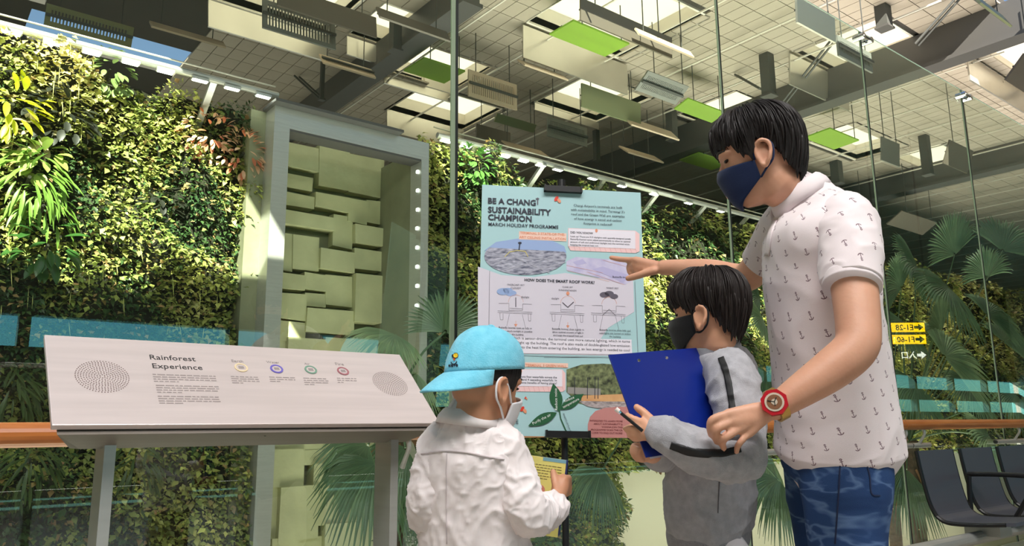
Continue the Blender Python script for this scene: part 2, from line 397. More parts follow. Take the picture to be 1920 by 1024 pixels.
# ================================================================== hanging ceiling louvres
def panel_axes(p0, p1, p3, z0):
    """rectangle hanging from the ceiling: p0 corner, long edge parallel to the glass towards p1, other edge to p3"""
    P0 = onZ(p0[0], p0[1], z0); v = ray(*p1)
    # point on the line P0 + t*X whose picture column equals p1's
    best = None
    k = (P0-CAM)
    A = np.array([[1, -v[0]], [0, -v[1]], [0, -v[2]]]); t = np.linalg.lstsq(A, -k, rcond=None)[0][0]
    P3 = onX(p3[0], p3[1], P0[0])
    return P0, np.array([t, 0, 0]), P3-P0
def louvre(p0, p1, p3, z0, M, label, kind='plain', name='ceiling_louvre', cat='louvre', group=None, hang=True):
    P0, ax, ay = panel_axes(p0, p1, p3, z0); nn = nrm(np.cross(ax, ay)); th = 0.03
    c = P0+ax/2+ay/2
    o = empty(name, c, label, cat, group or {'ceiling_louvre': 'hanging louvres under the hall ceiling', 'skylight_board': 'reflector boards of the skylights'}.get(name))
    if kind == 'plain':
        MB().obox(P0-nn*th/2, ax, ay, nn*th).build('board', M, o)
        MB().bar(P0+ay*0.5+nn*0.02, P0+ax+ay*0.5+nn*0.02, 0.02, 0.02).build('stiffener', m_duct, o)
    else:
        Lx, Ly = np.linalg.norm(ax), np.linalg.norm(ay); fx, fy = ax/Lx, ay/Ly; b = 0.07
        f = MB()
        f.obox(P0-nn*th/2, ax, fy*b, nn*th); f.obox(P0+ay-fy*b-nn*th/2, ax, fy*b, nn*th)
        f.obox(P0+fy*b-nn*th/2, fx*b, ay-2*fy*b, nn*th); f.obox(P0+ax-fx*b+fy*b-nn*th/2, fx*b, ay-2*fy*b, nn*th)
        f.build('frame', M, o)
        MB().obox(P0+ay*0.5-fy*0.02-nn*0.05, ax, fy*0.04, nn*0.03).build('middle_bar', m_duct, o)
        s = MB(); n = int(Lx/(0.05 if kind == 'slat' else 0.04))
        for i in range(n):
            q = P0+fx*(b+(Lx-2*b)*(i+0.5)/n)
            s.obox(q+fy*b-nn*0.012, fx*0.02, ay-2*fy*b, nn*0.02)
        if kind == 'mesh':
            k2 = int(Ly/0.05)
            for i in range(k2): s.obox(P0+fy*(b+(Ly-2*b)*(i+0.5)/k2)+fx*b-nn*0.006, ax-2*fx*b, fy*0.016, nn*0.012)
        s.build('slats', M, o, kind='stuff')
    if hang:
        for t in (0.15, 0.85):
            q = P0+ax*t
            if q[2] < ZC-0.02: MB().bar(q, (q[0], q[1], ZC-0.002), 0.012, 0.012, ref=(0, 1, 0)).build('hanger_rod', m_duct, o)
    return o
LV = [
 ((88, 6), (252, 48), (82, 46), 7.0, m_olive, 'slat', 'olive framed slatted louvre over the far left green wall lights'),
 ((280, 40), (418, 80), (284, 50), 7.0, m_beige, 'plain', 'thin edge-on beige louvre between the two slatted louvres at upper left'),
 ((492, -2), (628, 40), (492, 52), 6.9, m_grey, 'slat', 'dark grey slatted louvre hanging before a bright beige skylight board'),
 ((598, 102), (696, 130), (606, 118), 6.9, m_beige, 'mesh', 'beige perforated louvre tip under the small bright skylight'),
 ((705, 14), (838, 56), (712, 32), 6.7, m_darkl, 'plain', 'dark brown louvre plank under the roof beam near the glass joint'),
 ((520, -30), (705, 32), (520, 10), 6.9, m_darkl, 'plain', 'brown olive louvre board cut by the top of the picture'),
 ((795, 108), (872, 134), (757, 132), 6.9, m_greenp, 'plain', 'green tilted louvre left of the dark glass joint'),
 ((878, 130), (968, 160), (878, 180), 6.8, m_beige, 'slat', 'beige slatted louvre just right of the dark glass joint'),
 ((970, 112), (1052, 138), (984, 122), 6.9, m_beige, 'plain', 'thin beige louvre seen edge-on under the large bright skylight'),
 ((1075, 38), (1180, 82), (1030, 64), 6.9, m_greenp, 'plain', 'large green tilted louvre inside the bright skylight'),
 ((1088, -4), (1264, 60), (1088, 38), 6.9, m_darkl, 'plain', 'large plain brown louvre board right of the bright skylight'),
 ((1190, 53), (1290, 104), (1198, 64), 6.7, m_beige, 'plain', 'pale knife-thin louvre crossing the brown board'),
 ((1215, 132), (1290, 165), (1190, 168), 6.6, m_grey, 'mesh', 'grey tilted mesh louvre left above the head of the man'),
 ((1090, 156), (1202, 190), (1090, 200), 6.9, m_greeng, 'plain', 'olive grey vertical louvre board below the grey mesh louvre'),
 ((1168, 218), (1258, 246), (1184, 234), 6.6, m_beige, 'plain', 'pale thin louvre under the olive grey board'),
 ((1026, 218), (1100, 240), (1026, 255), 6.7, m_grey, 'mesh', 'grey mesh louvre hanging above the poster'),
 ((932, 212), (1005, 236), (926, 228), 6.8, m_greeng, 'plain', 'pale green grey louvre hanging above the left of the poster'),
 ((940, 264), (1014, 282), (956, 276), 6.6, m_beige, 'plain', 'pale thin louvre directly above the poster and the lights'),
 ((893, 232), (956, 250), (893, 258), 6.9, m_darkl, 'plain', 'brown louvre board low beside the dark glass joint'),
 ((1290, 184), (1362, 206), (1264, 204), 6.8, m_greenp, 'plain', 'bright green louvre touching the hair of the man'),
 ((1310, 286), (1372, 300), (1274, 300), 6.8, m_greenp, 'plain', 'yellow green louvre left of the face of the man'),
 ((1160, 274), (1226, 294), (1178, 286), 6.5, m_beige, 'plain', 'pale thin louvre left of the blue mask of the man'),
 ((1492, -6), (1564, 34), (1494, 42), 6.2, m_white, 'plain', 'white louvre at the top right before the clamps'),
 ((1568, 66), (1632, 100), (1572, 104), 6.2, m_grey, 'mesh', 'silvery mesh louvre beneath the first glass clamp'),
 ((1556, 240), (1608, 268), (1508, 258), 6.7, m_greenp, 'plain', 'lime green louvre right of the head of the man'),
 ((1820, -14), (1890, 20), (1838, 6), 6.5, m_greeng, 'plain', 'olive louvre blade cut off at the top right corner'),
 ((1920, 100), (1990, 140), (1884, 150), 6.0, m_darkl, 'plain', 'brown purple louvre at the right edge under the dark beam'),
 ((1652, 256), (1688, 266), (1652, 300), 6.4, m_grey, 'plain', 'blue grey louvre between the two right glass joints'),
 ((1780, 262), (1830, 275), (1768, 306), 6.3, m_darkl, 'plain', 'brown louvre left of the furthest glass joint'),
 ((1140, 332), (1200, 344), (1144, 358), 6.2, m_duct, 'plain', 'small dark louvre over the top right corner of the poster'),
 ((1560, 400), (1630, 412), (1552, 424), 6.1, m_greeng, 'plain', 'olive louvre low behind the collar of the man'),
 ((1690, 395), (1760, 410), (1662, 420), 6.2, m_darkl, 'plain', 'dark louvre low above the right palm'),
]
for p0, p1, p3, z0, M, kd, lb in LV: louvre(p0, p1, p3, z0, M, lb, kd)
BD = [
 ((980, 47), (1180, 110), (980, 108), 'bright white board hanging at the largest skylight'),
 ((390, 0), (612, 66), (390, 50), 'bright board of the skylight behind the grey slatted louvre'),
 ((725, 205), (868, 250), (725, 246), 'cream board of the skylight above the steel frame'),
 ((1002, 193), (1122, 230), (1002, 206), 'silvery board of the skylight over the poster'),
 ((650, 68), (732, 94), (650, 102), 'small white board below the roof beam'),
 ((718, 140), (850, 180), (720, 156), 'long bright board under the green louvre left of the joint'),
 ((1480, 100), (1592, 152), (1480, 158), 'pale green white board behind the mesh louvre at upper right'),
 ((1812, 102), (1930, 168), (1818, 150), 'pinkish white board outside the glass at the right edge'),
]
for p0, p1, p3, lb in BD: louvre(p0, p1, p3, ZC-0.05, m_silver, lb, 'plain', 'skylight_board', 'skylight board', hang=False)
# hanging ducts (dark vertical boxes) and paired brace rods
for i, (x0, x1, y0, y1, lb) in enumerate([
    (1421, 1452, 104, 186, 'dark hanging duct above the hair of the man'), (1637, 1672, 14, 56, 'dark hanging duct beside the first glass clamp'),
    (1554, 1580, 304, 346, 'dark hanging duct behind the collar of the man'), (1720, 1744, 256, 332, 'dark hanging duct between the right glass joints'),
    (1246, 1270, 208, 266, 'dark hanging duct left of the face of the man'), (1110, 1125, 246, 304, 'dark narrow hanging duct over the poster'),
    (600, 611, 118, 192, 'dark slim hanging duct left of the main roof beam'), (728, 756, 36, 100, 'dark hanging duct next to the small white board'),
    (1368, 1386, 320, 372, 'dark hanging duct in front of the mask of the man')]):
    a = onZ((x0+x1)/2, y0, ZC-0.02); d = (a-CAM)@fw; wd = (x1-x0)/F_PX*d*0.62; h = (y1-y0)/F_PX*d*0.97
    o = empty('hanging_duct', a-np.array([0, 0, h]), lb, 'duct', 'dark ducts hanging from the hall ceiling')
    MB().box(a-np.array([wd/2, wd/2, h]), a+np.array([wd/2, wd/2, 0.015])).build('duct_body', m_duct, o)
    MB().box(a-np.array([wd/2+.02, wd/2+.02, h+0.03]), a+np.array([wd/2+.02, wd/2+.02, -h])).build('end_cap', m_beam, o)
for i, (p, q, zp, zq, lb) in enumerate([((552, 142), (600, 186), 7.465, 6.9, 'paired brace rods beside the slim duct'), ((1468, 190), (1562, 70), 6.9, 7.465, 'paired brace rods right above the hair of the man'),
    ((1716, 82), (1796, -8), 6.9, 7.465, 'paired brace rods at the top right outside the glass'), ((1378, 140), (1424, 166), 7.465, 6.9, 'paired brace rods left of the duct above the man')]):
    P, Q = onZ(p[0], p[1], zp), onZ(q[0], q[1], zq)
    o = empty('brace_rod', P, lb, 'rod', 'paired brace rods of the roof')
    MB().tube([P, Q], 0.02, n=8).build('rod', m_duct, o); MB().tube([P+np.array([0.1, 0, 0]), Q+np.array([0.1, 0, 0])], 0.02, n=8).build('rod', m_duct, o)

# ================================================================== light rails over the green wall
YL = 9.45
def light_rail(p, q, lamps, label):
    P, Q = onY(p[0], p[1], YL), onY(q[0], q[1], YL); z = (P[2]+Q[2])/2; P[2] = Q[2] = z
    o = empty('light_rail', P, label, 'light rail', 'light rails above the green walls')
    MB().tube([P, Q], 0.045, n=12).build('tube', m_steel, o)
    MB().tube([P+np.array([0, 0.1, 0.16]), Q+np.array([0, 0.1, 0.16])], 0.012, n=6).build('cable', m_whiteline, o)
    n = max(2, int((Q[0]-P[0])/1.4))
    for i in range(n):
        x = P[0]+(Q[0]-P[0])*(i+0.5)/n
        MB().bar((x, YL, z), (x, 10.2, z-0.55), 0.05, 0.08).build('bracket', m_steel, o)
    for px, py in lamps:
        x = onY(px, py, YL)[0]
        h = MB().box((x-0.10, YL-0.05, z-0.07), (x+0.10, YL+0.03, z-0.035)).build('lamp_housing', m_steel, o)
        MB().box((x-0.085, YL-0.045, z-0.078), (x+0.085, YL+0.02, z-0.0705)).build('lamp_disc', m_lamp, h)
light_rail((-40, 35), (521, 180), [(22, 50), (100, 72), (172, 91), (245, 109), (310, 127), (375, 144), (435, 159), (493, 174)], 'tubular light rail with spot lamps above the left green wall')
light_rail((820, 265), (1440, 406), [(835, 268), (872, 280), (907, 290), (945, 300), (980, 309), (1013, 318), (1045, 327), (1110, 341), (1165, 352), (1225, 369), (1290, 385), (1350, 398)], 'tubular light rail with spot lamps above the right green wall')

# ================================================================== stone recess with steel frame
YF = 9.3
xl0, xl1 = onY(506, 400, YF)[0], onY(536, 400, YF)[0]; xr0, xr1 = onY(789, 420, YF)[0], onY(803, 420, YF)[0]
zt = onY(520, 198, YF)[2]; zt2 = onY(540, 240, YF)[2]
fr = empty('portal_frame', ((xl0+xr1)/2, YF, -4.6), 'tall brushed steel portal frame around the stone recess', 'frame')
def post(x0, x1, nm):
    k = 4; 
    MB().box((x0, YF, -4.6), (x1, YF+0.30, zt)).build(nm, m_steel, fr)
post(xl0, xl1, 'post'); post(xr0, xr1, 'post')
MB().box((xl1, YF, zt2), (xr0, YF+0.30, zt)).build('lintel', m_steel, fr)
MB().box((xl1, YF+0.01, zt2-0.03), (xr0, YF+0.29, zt2)).build('soffit_strip', m_beam, fr)
MB().box((xl0-0.05, YF-0.15, zt+0.002), (xl1+1.6, YF+0.3, zt+0.04)).build('cap_plate', m_beam, fr)
lm = mat('small_white_light', sc(255, 255, 255), 0.5, emit=(1, 1, 1, 1), estr=2.2)
for px, py in [(782, 322), (782, 357), (782, 393), (781, 428), (781, 464), (781, 500), (781, 536), (780, 573)]:
    p = onX(px, py, xr0-0.02); MB().box((p[0]-0.006, p[1]-0.022, p[2]-0.022), (p[0]+0.019, p[1]+0.022, p[2]+0.022)).build('marker_light', lm, fr)
YB = 10.55
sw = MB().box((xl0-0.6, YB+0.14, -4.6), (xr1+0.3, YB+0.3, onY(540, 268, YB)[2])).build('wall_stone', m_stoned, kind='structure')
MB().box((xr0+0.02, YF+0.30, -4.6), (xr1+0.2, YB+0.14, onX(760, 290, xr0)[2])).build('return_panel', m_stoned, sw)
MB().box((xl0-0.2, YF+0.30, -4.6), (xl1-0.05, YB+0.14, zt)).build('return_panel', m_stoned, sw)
rs = random.Random(3)
def stile(x0, y0, x1, y1, off):
    a, b = onY(x0, y0, YB), onY(x1, y1, YB)
    zt_, zb = a[2], b[2]; j = lambda: rs.uniform(-0.012, 0.012)
    x0_, x1_ = a[0], b[0]; yf = YB-off*0.8
    P = [(x0_+j(), yf+j()*0.6, zb+j()), (x1_+j(), yf+j()*0.6, zb+j()), (x1_, YB+0.135, zb), (x0_, YB+0.135, zb), (x0_+j(), yf+j()*0.6, zt_+j()), (x1_+j(), yf+j()*0.6, zt_+j()), (x1_, YB+0.135, zt_), (x0_, YB+0.135, zt_)]
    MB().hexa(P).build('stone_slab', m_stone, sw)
k6 = lambda a: tuple((420+a[0]/2.227, 180+a[1]/2.227, 420+a[2]/2.227, 180+a[3]/2.227))
k7 = lambda a: tuple((480+a[0]/2.414, 600+a[1]/2.414, 480+a[2]/2.414, 600+a[3]/2.414))
for a, off in [((225, 185, 390, 318), .05), ((396, 205, 520, 400), .04), ((523, 240, 662, 430), .02), ((240, 320, 368, 400), .03), ((240, 402, 368, 478), .06), ((373, 402, 514, 490), .10), ((515, 432, 592, 540), .07),
    ((592, 432, 660, 540), .02), ((235, 480, 452, 568), .11), ((455, 492, 531, 640), .04), ((534, 542, 680, 640), .16), ((534, 641, 680, 742), .12), ((232, 570, 283, 735), .03), ((285, 580, 390, 735), .05), ((395, 640, 533, 742), .12),
    ((225, 738, 330, 818), .09), ((331, 738, 420, 818), .07), ((422, 745, 528, 885), .05), ((534, 745, 703, 960), .18), ((222, 820, 334, 940), .08), ((222, 941, 334, 1030), .05), ((336, 820, 420, 884), .04), ((336, 886, 530, 1000), .12)]:
    stile(*k6(a), off)
for a, off in [((60, 70, 130, 300), .03), ((132, 82, 310, 300), .14), ((312, 82, 420, 300), .05), ((60, 302, 210, 585), .05), ((212, 302, 420, 585), .03), ((422, 82, 560, 585), .02), ((40, 590, 205, 750), .09), ((250, 650, 420, 752), .12),
    ((207, 590, 420, 648), .03), ((422, 590, 620, 752), .04), ((95, 755, 262, 985), .15), ((264, 755, 356, 920), .13), ((358, 810, 462, 920), .06), ((358, 754, 620, 808), .03), ((464, 810, 620, 915), .05), ((295, 925, 440, 1120), .16), ((62, 990, 175, 1120), .14), ((177, 990, 293, 1120), .04), ((442, 917, 620, 1120), .06), ((20, 755, 93, 988), .03)]:
    stile(*k7(a), off)

# ================================================================== green walls
YW = 10.0; ZT = onY(0, 92, YW)[2]
rsn = np.random.RandomState(11)
PH = [(rsn.normal(size=2)*k, rsn.rand()*6.28, a) for k, a in ((1.1, 1), (1.7, 1), (2.6, .8), (3.9, .7), (5.5, .5), (8, .4), (11, .3), (15, .25)) for _ in range(2)]
def fbm(x, z): return sum(a*np.sin(x*k[0]+z*k[1]+p) for k, p, a in PH)/4.2
def relief(x, z): return np.clip(0.30+0.42*fbm(x, z), 0.02, 0.8)
PH2 = [(rsn.normal(size=2)*k, rsn.rand()*6.28, 1) for k in (0.9, 1.2, 1.6, 2.3, 3.1) for _ in range(2)]
def kindnoise(x, z): return sum(np.sin(x*k[0]+z*k[1]+p) for k, p, a in PH2)/3.2
def leaf_mesh(P, D, Nn, L, Wd, droop=0.15):
    """five-vertex folded leaves; all arrays per leaf"""
    Sd = np.cross(D, Nn); Sd /= np.maximum(np.linalg.norm(Sd, axis=1), 1e-6)[:, None]; Nn = np.cross(Sd, D)
    L_, W_ = L[:, None], Wd[:, None]
    v0 = P; v1 = P+D*L_*0.45+Sd*W_*0.5+Nn*W_*0.12; v3 = P+D*L_*0.45-Sd*W_*0.5+Nn*W_*0.12; v2 = P+D*L_-Nn*L_*droop; v4 = P+D*L_*0.5
    V = np.stack([v0, v1, v2, v3, v4], 1).reshape(-1, 3); b = (np.arange(len(P))*5)[:, None]
    T = np.concatenate([b+np.array([[0, 4, 1]]), b+np.array([[1, 4, 2]]), b+np.array([[0, 3, 4]]), b+np.array([[3, 2, 4]])])
    return V, T
def leafmat(name, c1, c2, rough=0.42, isl=0.28, tr=0.22): return mat(name, c1, rough, col2=c2, vscale=2.6, island=isl, transl=tr, spec=0.45)
LM = [leafmat('leaf_lime', sc(214, 212, 126), sc(182, 188, 98)), leafmat('leaf_mid', sc(162, 168, 92), sc(124, 142, 72)), leafmat('leaf_dark', sc(72, 98, 54), sc(54, 82, 48)), leafmat('leaf_yellow', sc(232, 226, 160), sc(206, 198, 116)), leafmat('leaf_brown', sc(164, 130, 88), sc(190, 166, 112))]
PROFX = np.array([0, .4, .8, 1.3, 1.8, 2.3, 2.9, 3.4, 3.8, 6.3, 8, 12, 20, 30]); 
def top_of(x): return ZT+0.10*np.sin(x*2.1)+0.09*np.sin(x*5.3+1)+0.05*np.sin(x*11)
def green_wall(name, x0, x1, dens, scale, zb=-4.6):
    nx, nz = int((x1-x0)/0.16), int((ZT-zb)/0.16); xs = np.linspace(x0, x1, nx); zs = np.linspace(zb, ZT-0.1, nz)
    X, Z = np.meshgrid(xs, zs); Yv = YW-relief(X, Z)+0.16
    V = np.stack([X, Yv, Z], 2).reshape(-1, 3); a = (np.arange(nz-1)[:, None]*nx+np.arange(nx-1)[None]).ravel()
    T = np.concatenate([np.stack([a, a+1, a+nx+1], 1), np.stack([a, a+nx+1, a+nx], 1)])
    g = fast_mesh(name, V, T, m_soil, kind='structure')
    MB().box((x0, YW+0.2, zb), (x1, YW+0.5, ZT-0.12)).build('planter_back', m_soil, g)
    n = int((x1-x0)*(ZT-zb)*dens)
    x = rsn.uniform(x0, x1, n); z = rsn.uniform(zb, ZT+0.15, n); ok = z < top_of(x); x, z = x[ok], z[ok]; n = len(x)
    rl = relief(x, z); dp = rsn.rand(n)**1.5*0.16
    P = np.stack([x, YW-rl-0.02+dp, z], 1)
    kn = kindnoise(x, z)+rsn.normal(size=n)*0.35+(z-2.2)*0.16
    kd = np.where(kn > 1.0, 3, np.where(kn > 0.35, 0, np.where(kn > -0.45, 1, 2))); kd = np.where(rsn.rand(n) < 0.07, 4, kd)
    D = np.stack([rsn.normal(size=n)*0.75, -0.65-rsn.rand(n)*0.6, -0.35+rsn.normal(size=n)*0.55], 1); D /= np.linalg.norm(D, axis=1)[:, None]
    Nn = np.stack([rsn.normal(size=n)*0.35, -0.5+rsn.normal(size=n)*0.3, 0.8+rsn.normal(size=n)*0.25], 1); Nn /= np.linalg.norm(Nn, axis=1)[:, None]
    L = (0.055+0.13*rsn.rand(n)**1.6)*scale; Wd = L*np.where(kd == 2, 0.42, 0.62)
    for i, nm in enumerate(['lime_foliage', 'mid_green_foliage', 'dark_foliage', 'yellow_green_foliage', 'dry_foliage']):
        s = kd == i
        V, T = leaf_mesh(P[s], D[s], Nn[s], L[s], Wd[s]); fast_mesh(nm, V, T, LM[i], g, 'stuff')
    # hanging grassy strands
    ns = int((x1-x0)*16); xs_ = rsn.uniform(x0, x1, ns); zs_ = rsn.uniform(2.0, ZT, ns)
    P = np.stack([xs_, YW-relief(xs_, zs_)-0.07, zs_], 1); D = np.stack([rsn.normal(size=ns)*0.12, np.full(ns, -0.12), np.full(ns, -1.)], 1); D /= np.linalg.norm(D, axis=1)[:, None]
    Nn = np.tile(np.array([[0, -1., 0.1]]), (ns, 1)); V, T = leaf_mesh(P, D, Nn, rsn.uniform(.12, .32, ns), np.full(ns, .008), 0.0); fast_mesh('hanging_stems', V, T, LM[0], g, 'stuff')
    return g
gwl = green_wall('wall_green', -4.5, xl0-0.02, 1500, 0.66, -2.5)
gwr = green_wall('wall_green', xr1+0.02, 9.9, 1250, 0.72, -2.5)
gwx = green_wall('wall_green', 9.9, 34.0, 620, 0.85, 0.2)
MB().box((9.9, YW+0.02, -4.6), (34, YW+0.2, 0.22)).build('wall_cream', mat('cream_plaster', sc(232, 224, 196), .6), kind='structure')
MB().box((-9, YW+0.5, ZT-0.5), (xl0-0.1, YW+0.7, ZT-0.14)).build('trim_1', m_beam, kind='structure'); MB().box((xr1+0.25, YW+0.5, ZT-0.5), (45, YW+0.7, ZT-0.14)).build('trim_3', m_beam, kind='structure')

# single plants that stand out in the green wall
def leaf_proto(name, L, Wd, M, curl=0.15, lobes=0):
    mb = MB(); n = 5; up, dn = [], []
    V = []; Fc = []
    for i in range(n+1):
        t = i/n; w_ = Wd*0.5*math.sin(math.pi*min(1, t*0.93+0.05))**0.8 if i < n else 0.001; y = L*t; z = -curl*L*t*t
        V += [(-w_, y, z+w_*0.25), (0, y, z), (w_, y, z+w_*0.25)]
    for i in range(n):
        a = i*3; Fc += [(a, a+1, a+4, a+3), (a+1, a+2, a+5, a+4)]
    mb.add(V, Fc); me = mb.mesh(name); me.materials.append(M); me.shade_smooth(); return me
m_strap = leafmat('leaf_strap', sc(70, 92, 46), sc(50, 72, 36))
def wall_plant(name, px, py, rad, n, L, Wd, M, label, out=0.30, droop=0.35, curl=0.2, M2=None, hang=0.0):
    c = onY(px, py, YW); off = float(relief(c[0], c[2])); c[1] = YW-off-0.04
    o = empty(name, c, label, 'plant', 'single plants of the green wall'); me = leaf_proto('leaf', L, Wd, M, curl); me2 = leaf_proto('leaf', L, Wd, M2, curl) if M2 else me
    MB().tube([(c[0], YW-0.02, c[2]-0.05), (c[0], c[1]-out*0.5, c[2])], 0.02, n=6).build('stem', m_soil, o)
    r_ = random.Random(px*7+py)
    for i in range(n):
        a = r_.uniform(0, 6.283); rr = rad*math.sqrt(r_.random()); q = bpy.data.objects.new('leaf', me if r_.random() < 0.7 else me2); COL.objects.link(q); q.parent = o
        x, z = rr*math.cos(a), rr*math.sin(a); q.location = (x*0.8, -out*(1-(rr/rad)**2*0.8)-0.02, z*0.8)
        d = Vector((math.cos(a)*0.9+r_.gauss(0, .3), -0.55, math.sin(a)*0.7-droop-hang+r_.gauss(0, .25))).normalized()
        up = Vector((0, -0.55, 0.8)); sdv = d.cross(up).normalized(); up2 = sdv.cross(d)
        q.matrix_local = Matrix.Translation(q.location) @ Matrix((sdv, d, up2)).transposed().to_4x4() @ Matrix.Scale(r_.uniform(.7, 1.15), 4)
    return o
m_cro = leafmat('leaf_pink_cream', sc(228, 196, 160), sc(204, 150, 110)); m_cro2 = leafmat('leaf_red', sc(190, 80, 70), sc(214, 180, 110))
m_yel = leafmat('leaf_bright_yellow', sc(214, 214, 40), sc(150, 190, 40)); m_dkl = leafmat('leaf_purple_dark', sc(34, 40, 30), sc(56, 58, 48)); m_fern = leafmat('leaf_fern', sc(112, 150, 62), sc(80, 122, 52)); m_pale = leafmat('leaf_pale', sc(206, 196, 150), sc(170, 160, 110))
wall_plant('croton_plant', 385, 262, 0.42, 75, 0.12, 0.05, m_cro, 'croton with pink and cream leaves, upper one near the steel frame', M2=m_cro2)
wall_plant('croton_plant', 440, 300, 0.42, 85, 0.115, 0.048, m_cro, 'croton with cream and reddish leaves, lower one near the steel frame', M2=m_cro2)
wall_plant('tropical_plant', 12, 225, 0.34, 36, 0.2, 0.065, m_yel, 'bright yellow green broad leaved plant at the left edge')
wall_plant('dark_leaf_plant', 105, 235, 0.40, 55, 0.15, 0.085, m_dkl, 'almost black leaved plant in the upper left green wall', out=0.2)
wall_plant('dark_leaf_plant', 285, 385, 0.30, 36, 0.12, 0.07, m_dkl, 'dark leaved plant in the middle of the left green wall', out=0.18)
wall_plant('pale_leaf_plant', 50, 265, 0.26, 26, 0.17, 0.07, m_pale, 'pale cream leaved plant below the yellow plant at left')
wall_plant('sword_fern', 45, 350, 0.42, 60, 0.27, 0.04, m_fern, 'drooping sword fern with long fronds at the left edge', droop=0.75, curl=0.45)
wall_plant('sword_fern', 75, 395, 0.33, 40, 0.25, 0.04, m_fern, 'second drooping sword fern lower right of the first', droop=0.85, curl=0.45)
wall_plant('glossy_plant', 80, 470, 0.34, 30, 0.22, 0.08, leafmat('leaf_glossy', sc(56, 96, 44), sc(40, 76, 36), 0.25), 'glossy deep green plant under the ferns at left')
wall_plant('maple_leaf_plant', 70, 312, 0.24, 26, 0.18, 0.11, leafmat('leaf_light', sc(160, 184, 90), sc(130, 160, 80)), 'light green broad leaved plant above the ferns')
wall_plant('climber', 195, 150, 0.34, 60, 0.12, 0.07, leafmat('leaf_climber', sc(122, 146, 84), sc(92, 120, 70)), 'mid green climber mound at the top of the left wall')
wall_plant('strap_fern', 40, 860, 0.36, 46, 0.24, 0.032, m_strap, 'strap fern hanging under the handrail at lower left', droop=0.9, curl=0.3)
wall_plant('strap_fern', 20, 730, 0.30, 40, 0.26, 0.03, m_strap, 'dark strap fern left of the steel information desk', droop=1.2, curl=0.2)
wall_plant('strap_fern', 235, 870, 0.34, 44, 0.2, 0.03, m_strap, 'strap fern hanging right behind the left desk leg', droop=0.9, curl=0.3)
wall_plant('climber', 850, 330, 0.4, 70, 0.13, 0.08, leafmat('leaf_emerald', sc(92, 146, 66), sc(70, 120, 56)), 'emerald climber at the top of the right green wall')
# ================================================================== glass screen, clamps and handrail
ZG = 3.76
joints = [-0.06+1.77*i for i in range(-1, 7)]
joints = [1.753-3.6, 1.753-1.8, 1.753, 3.60, 5.30, 6.98, 8.7, 10.5]
for i, (a, b) in enumerate(zip(joints[:-1], joints[1:])):
    w_ = empty('window_%d' % (i+1), ((a+b)/2, YG, -0.2), None, None); w_['kind'] = 'structure'
    MB().box((a+0.008, YG+0.08, -0.2), (b-0.008, YG+0.0805, ZG)).build('glass', GLASS, w_)
    e = MB(); e.box((a+0.008, YG+0.078, ZG), (b-0.008, YG+0.0825, ZG+0.006)); e.build('top_edge', mat('glass_edge', sc(196, 214, 200), 0.3), w_)
    s = MB(); wj = 0.008 if i != 2 else 0.016
    s.box((b-0.004, YG+0.074, -0.2), (b+(0.008 if i == 1 else 0.004), YG+0.084, ZG)); s.build('joint_seal', m_seal, w_)
    MB().box((b-(0.024 if i == 1 else 0.013), YG+0.077, -0.2), (b-0.0042, YG+0.085, ZG)).build('joint_edge', mat('glass_green_edge', sc(140, 154, 130), 0.75, spec=0.15), w_)
    if i in (3, 4, 5):
        c = MB(); zc = ZG-0.07
        c.tube([(b-0.06, YG+0.03, zc), (b+0.06, YG+0.03, zc)], 0.012, n=10)
        for sx in (-1, 1):
            c.tube([(b+sx*0.055, YG+0.02, zc), (b+sx*0.055, YG+0.10, zc)], 0.024, n=12)
        c.build('clamp', m_chrome, w_)
RZ = 0.944; RR = 0.0335
hr = empty('handrail', (3.5, YG, RZ), 'round wooden handrail running along the glass screen on steel brackets', 'handrail')
cuts = [-3.4, 1.0, 3.2, 4.6, 5.17, 8.2, 12.0]
for a, b in zip(cuts[:-1], cuts[1:]):
    MB().tube([(a+0.003, YG, RZ), (b-0.003, YG, RZ)], RR, n=20).build('rail', m_wood, hr)
for a in cuts[1:-1]: MB().tube([(a-0.003, YG, RZ), (a+0.003, YG, RZ)], RR*0.9, n=16).build('rail_joint', m_seal, hr)
for bx in (-0.3, 1.5, 3.62, 5.2, 5.45, 7.05, 8.9):
    br = MB(); br.tube([(bx, YG, RZ-0.03), (bx, YG-0.005, RZ-0.06), (bx, YG+0.02, RZ-0.10), (bx, YG+0.04, RZ-0.13)], (0.011, 0.009, 0.009, 0.011), n=8); br = br.build('bracket', m_steel, hr)
for a, b in ((3.46, 3.85), (5.05, 5.34), (5.36, 5.6), (6.7, 7.6)):
    MB().tube([(a, YG+0.04, RZ-0.135), (b, YG+0.04, RZ-0.135)], 0.017, n=14).build('steel_stub', m_steel, hr)
    MB().tube([(a-0.02, YG+0.04, RZ-0.135), (a-0.004, YG+0.04, RZ-0.135)], 0.014, n=12).build('stub_collar', m_seal, hr)
    MB().bar(((a+b)/2, YG+0.04, RZ-0.135), ((a+b)/2, YG+0.075, RZ-0.135), 0.02, 0.02).build('stub_fixing', m_steel, hr)
MB().box((-9, YG-0.1, 0.0), (40, YG+0.06, 0.06)).build('trim_2', m_steel, kind='structure')

